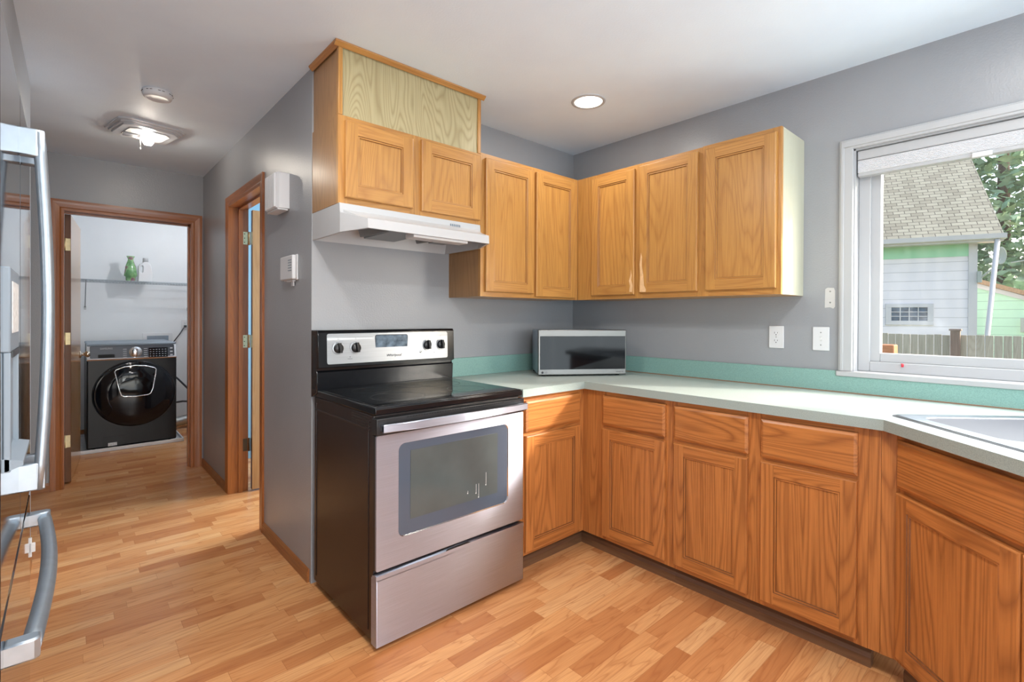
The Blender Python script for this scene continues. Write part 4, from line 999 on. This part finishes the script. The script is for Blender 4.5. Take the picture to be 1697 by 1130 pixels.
f = MB(); f.box(-.14, -.008, -.075, .14, 0, .045, 0, .002); f.build('flange', 'whitepl', c)
f = MB(); f.box(-.10, -.0095, -.06, .10, -.0075, .015); f.build('opening', 'plastic', c)
f = MB(); pts = []
for i in range(60):
    t = i/59; pts.append((-1.85+.62*t, 4.20+.10*math.sin(2.2*t), .075+.03*math.sin(3*t)))
rr_ = [.052 if i % 2 == 0 else .046 for i in range(60)]
f.tube(pts, rr_, 16); tag(f.build('vent_duct', 'duct'), 'ribbed aluminium vent duct lying on the laundry floor right of the washer', 'duct')
f = MB(); f.tube([(-1.84, 4.42, .62), (-1.76, 4.42, .54), (-1.68, 4.41, .44), (-1.60, 4.40, .33), (-1.55, 4.36, .27), (-1.60, 4.34, .27), (-1.72, 4.36, .285), (-1.85, 4.40, .27)], .010, 8); tag(f.build('drain_hose', 'cord'), 'dark looped hose behind the right side of the washer', 'hose')

# ------------------------------------------------------------------ outdoors
f = MB(); f.box(.35, -30, -.75, 60, 40, -.6); struct(f.build('ground', 'ground'))
# neighbour's house; local: origin at the near wall corner, x along the wall (away), y = into the house
ang = math.radians(110)   # wall direction (-.342,.94)
hs = thing('neighbour_house', 'mint house washed pale by glare, with steep grey shingle roof and small paned window, across the fence', 'house', (12.3, -1.07, -.6), ang)
# local x -> (-.342,.94); local y -> (-.94,-.342) = outwards to the viewer
HL, HZ = 9.0, 3.55
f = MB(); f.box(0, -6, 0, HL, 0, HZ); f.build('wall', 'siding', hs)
f = MB(); f.box(.10, -.005, HZ-.28, HL, .012, HZ+.03); f.build('top_course', 'mintband', hs)  # top strip of wall keeps the mint that glare hides below
f = MB(); f.box(-.02, -.10, 0, .13, .02, HZ); f.build('corner_board', 'whitetrim', hs)
f = MB()
ez, oh, og, mz = 3.70, .32, .36, 1.06
x0, x1 = -og, HL+.3
def rp(x, t, dz=0): return (x, oh-t, ez+mz*t+dz)
T = 3.6
vsq = [rp(x0, 0), rp(x1, 0), rp(x1, T), rp(x0, T)]
fc = f.quad(vsq); uvl = f.bm.loops.layers.uv.new('UVMap')
uvs = [(x0, 0), (x1, 0), (x1, T*math.sqrt(1+mz*mz)), (x0, T*math.sqrt(1+mz*mz))]
for lpp, uv in zip(fc.loops, uvs): lpp[uvl].uv = uv
q2 = [rp(x0, 0, -.10), rp(x1, 0, -.10), rp(x1, T, -.10), rp(x0, T, -.10)]
for i in range(4):
    j = (i+1) % 4; f.quad([vsq[i], vsq[j], q2[j], q2[i]], 1)
f.quad(q2[::-1], 1)
f.quad([rp(x0, T), rp(x1, T), (x1, oh-2*T, ez), (x0, oh-2*T, ez)], 1)
f.build('roof', ['shingle', 'brownroof'], hs, recalc=False)
f = MB(); f.prism([(oh, ez-.13), (oh+.10, ez-.11), (oh+.115, ez-.01), (oh+.10, ez-.01), (oh+.09, ez-.10), (oh, ez-.10)], 'x', x0-.02, x1); f.box(x0, .0, ez-.16, x1, oh, ez-.13); f.build('gutter', 'whitetrim', hs)
f = MB(); f.tube([(-.25, oh+.03, ez-.12), (-.13, .08, .9), (-.12, .07, 0)], .05, 10, ry=.038); f.build('downspout', 'whitetrim', hs)
wnd = MB(); wx0, wx1, wz0, wz1 = .73, 1.62, 1.72, 2.22
wnd.box(wx0, -.01, wz0, wx1, .03, wz0+.10, 0, .004); wnd.box(wx0, -.01, wz1-.09, wx1, .03, wz1, 0, .004); wnd.box(wx0, -.01, wz0+.1, wx0+.11, .03, wz1-.09, 0, .004); wnd.box(wx1-.11, -.01, wz0+.1, wx1, .03, wz1-.09, 0, .004)
for i in range(1, 4): wnd.box(wx0+.11+i*(wx1-wx0-.22)/4-.008, .0, wz0+.1, wx0+.11+i*(wx1-wx0-.22)/4+.008, .022, wz1-.09)
for i in range(1, 3): wnd.box(wx0+.11, .0, wz0+.1+i*.103-.007, wx1-.11, .022, wz0+.1+i*.103+.007)
wno = wnd.build('window', 'whitetrim', hs)
f = MB(); f.box(wx0+.1, .0, wz0+.09, wx1-.1, .008, wz1-.08); f.build('pane', 'winblue', wno)
# lower mint building behind, with a sloping roof edge
sd_ = thing('mint_outbuilding', 'low mint green building with sloping brown roof edge behind the pale house corner', 'building', (14.6, 0, -.6))
f = MB(); f.prism([(-.28, 0), (-.28, 2.96), (-.55, 2.92), (-3.2, 1.85), (-3.2, 0)], 'x', 0, 3.0); f.build('wall', 'mint', sd_)
f = MB(); f.prism([(-.28, 2.98), (-.55, 2.92), (-3.4, 1.77), (-3.4, 1.67), (-.55, 2.80), (-.28, 2.86)], 'x', -.06, 0.0); f.build('rake_board', 'whitetrim', sd_)
f = MB(); f.prism([(-.28, 3.10), (-.55, 3.04), (-3.45, 1.87), (-3.45, 1.77), (-.55, 2.92), (-.28, 2.98)], 'x', -.14, 3.0); f.build('roof', 'brownroof', sd_)
f = MB(); f.box(-.10, -1.86, 1.55, 0, -1.68, 1.90, 0, .01); f.build('meter_box', 'dish', sd_)
# satellite dish on the corner board
dsh = thing('satellite_dish', 'small pale satellite dish on an arm at the corner of the pale house', 'dish', (12.26, -1.14, 2.27), math.radians(-75))
f = MB(); f.tube([(0, 0, -.12), (0.1, -.05, .0), (.24, -.08, .14), (.30, -.10, .30)], .022, 8); f.box(-.05, -.03, -.2, .03, .03, .05, 0, .005); f.build('mast', 'dish', dsh)
f = MB(); f.lathe([(.0, -.04), (.10, -.033), (.15, -.015), (.19, .012), (.185, .016), (.14, -.004), (0, -.03)], (.30, -.12, .36), 'y', 32, sx=.5); f.build('reflector', 'dish', dsh)
f = MB(); f.tube([(.46, -.16, .2), (.66, -.40, .22), (.82, -.55, .34)], .015, 8); f.tube([(.80, -.54, .33), (.86, -.50, .42)], .035, 10); f.build('feed_arm', 'dish', dsh)
# fence
fx = 6.5
fe = thing('wood_fence', 'weathered grey board fence across the yard beyond the kitchen window', 'fence', (fx, 0, -.6))
f = MB(); y = 3.0; random.seed(5)
while y > -6.5:
    wd = .088; zt_ = 1.64+random.uniform(-.006, .008)
    f.box(-.010, y-wd+.006, .03, .010, y-.001, zt_, 0, .002, 1); y -= wd
f.box(.010, -6.5, .35, .05, 3.0, .44); f.box(.010, -6.5, 1.2, .05, 3.0, 1.29)
f.build('board_panel', 'fencewood', fe)
for yy in (-1.37, 1.1, -3.9):
    f = MB(); f.box(-.09, yy-.05, 0, -.012, yy+.05, 1.70); f.box(-.11, yy-.065, 1.70, .0, yy+.065, 1.725, 0, .004); f.build('post', 'fenceold', fe)
f = MB(); f.box(3.4, -1.245, -.6, 3.56, -1.035, 1.0, 0, .012); tag(f.build('timber_post', 'cedar'), 'short orange cedar post standing in the yard in front of the fence', 'post')
# trees
def tree(loc, H, Rr, n, label, mat, seed, cone=True, leafs=.16):
    rnd = random.Random(seed); t = thing('tree', label, 'tree', loc)
    f = MB(); f.tube([(0, 0, 0), (.1, .05, H*.4), (0, 0, H*.95)], [.28, .2, .03], 10); f.build('trunk', 'bark', t)
    f = MB()
    for i in range(n):
        h = rnd.random(); zz = H*(.12+.88*h)
        rmax = Rr*((1-h)**.75+.05) if cone else Rr*math.sin(PI*min(.97, .18+.8*h))
        a = rnd.uniform(0, 2*PI); r = rmax*(.45+.55*math.sqrt(rnd.random()))*(0.8+.25*math.sin(a*5+zz*3))
        p = Vector((r*math.cos(a), r*math.sin(a), zz-.25*r)); s_ = leafs*rnd.uniform(.6, 1.5)
        u_ = Vector((rnd.gauss(0, 1), rnd.gauss(0, 1), rnd.gauss(0, .6))).normalized(); v_ = u_.cross(Vector((rnd.gauss(0, 1), rnd.gauss(0, 1), rnd.gauss(0, 1)))).normalized()
        f.quad([p-u_*s_, p+v_*s_*.5, p+u_*s_, p-v_*s_*.5])
    f.build('foliage', mat, t, recalc=False)
tree((21.5, -1.0, -.6), 13.0, 3.4, 12000, 'tall dark green tree rising behind the roof of the pale house', 'leaf2', 11, cone=False, leafs=.17)
tree((27.5, -6.6, -.6), 9.6, 4.0, 9000, 'lighter bushy tree to the right behind the mint building', 'leaf', 12, cone=False, leafs=.17)
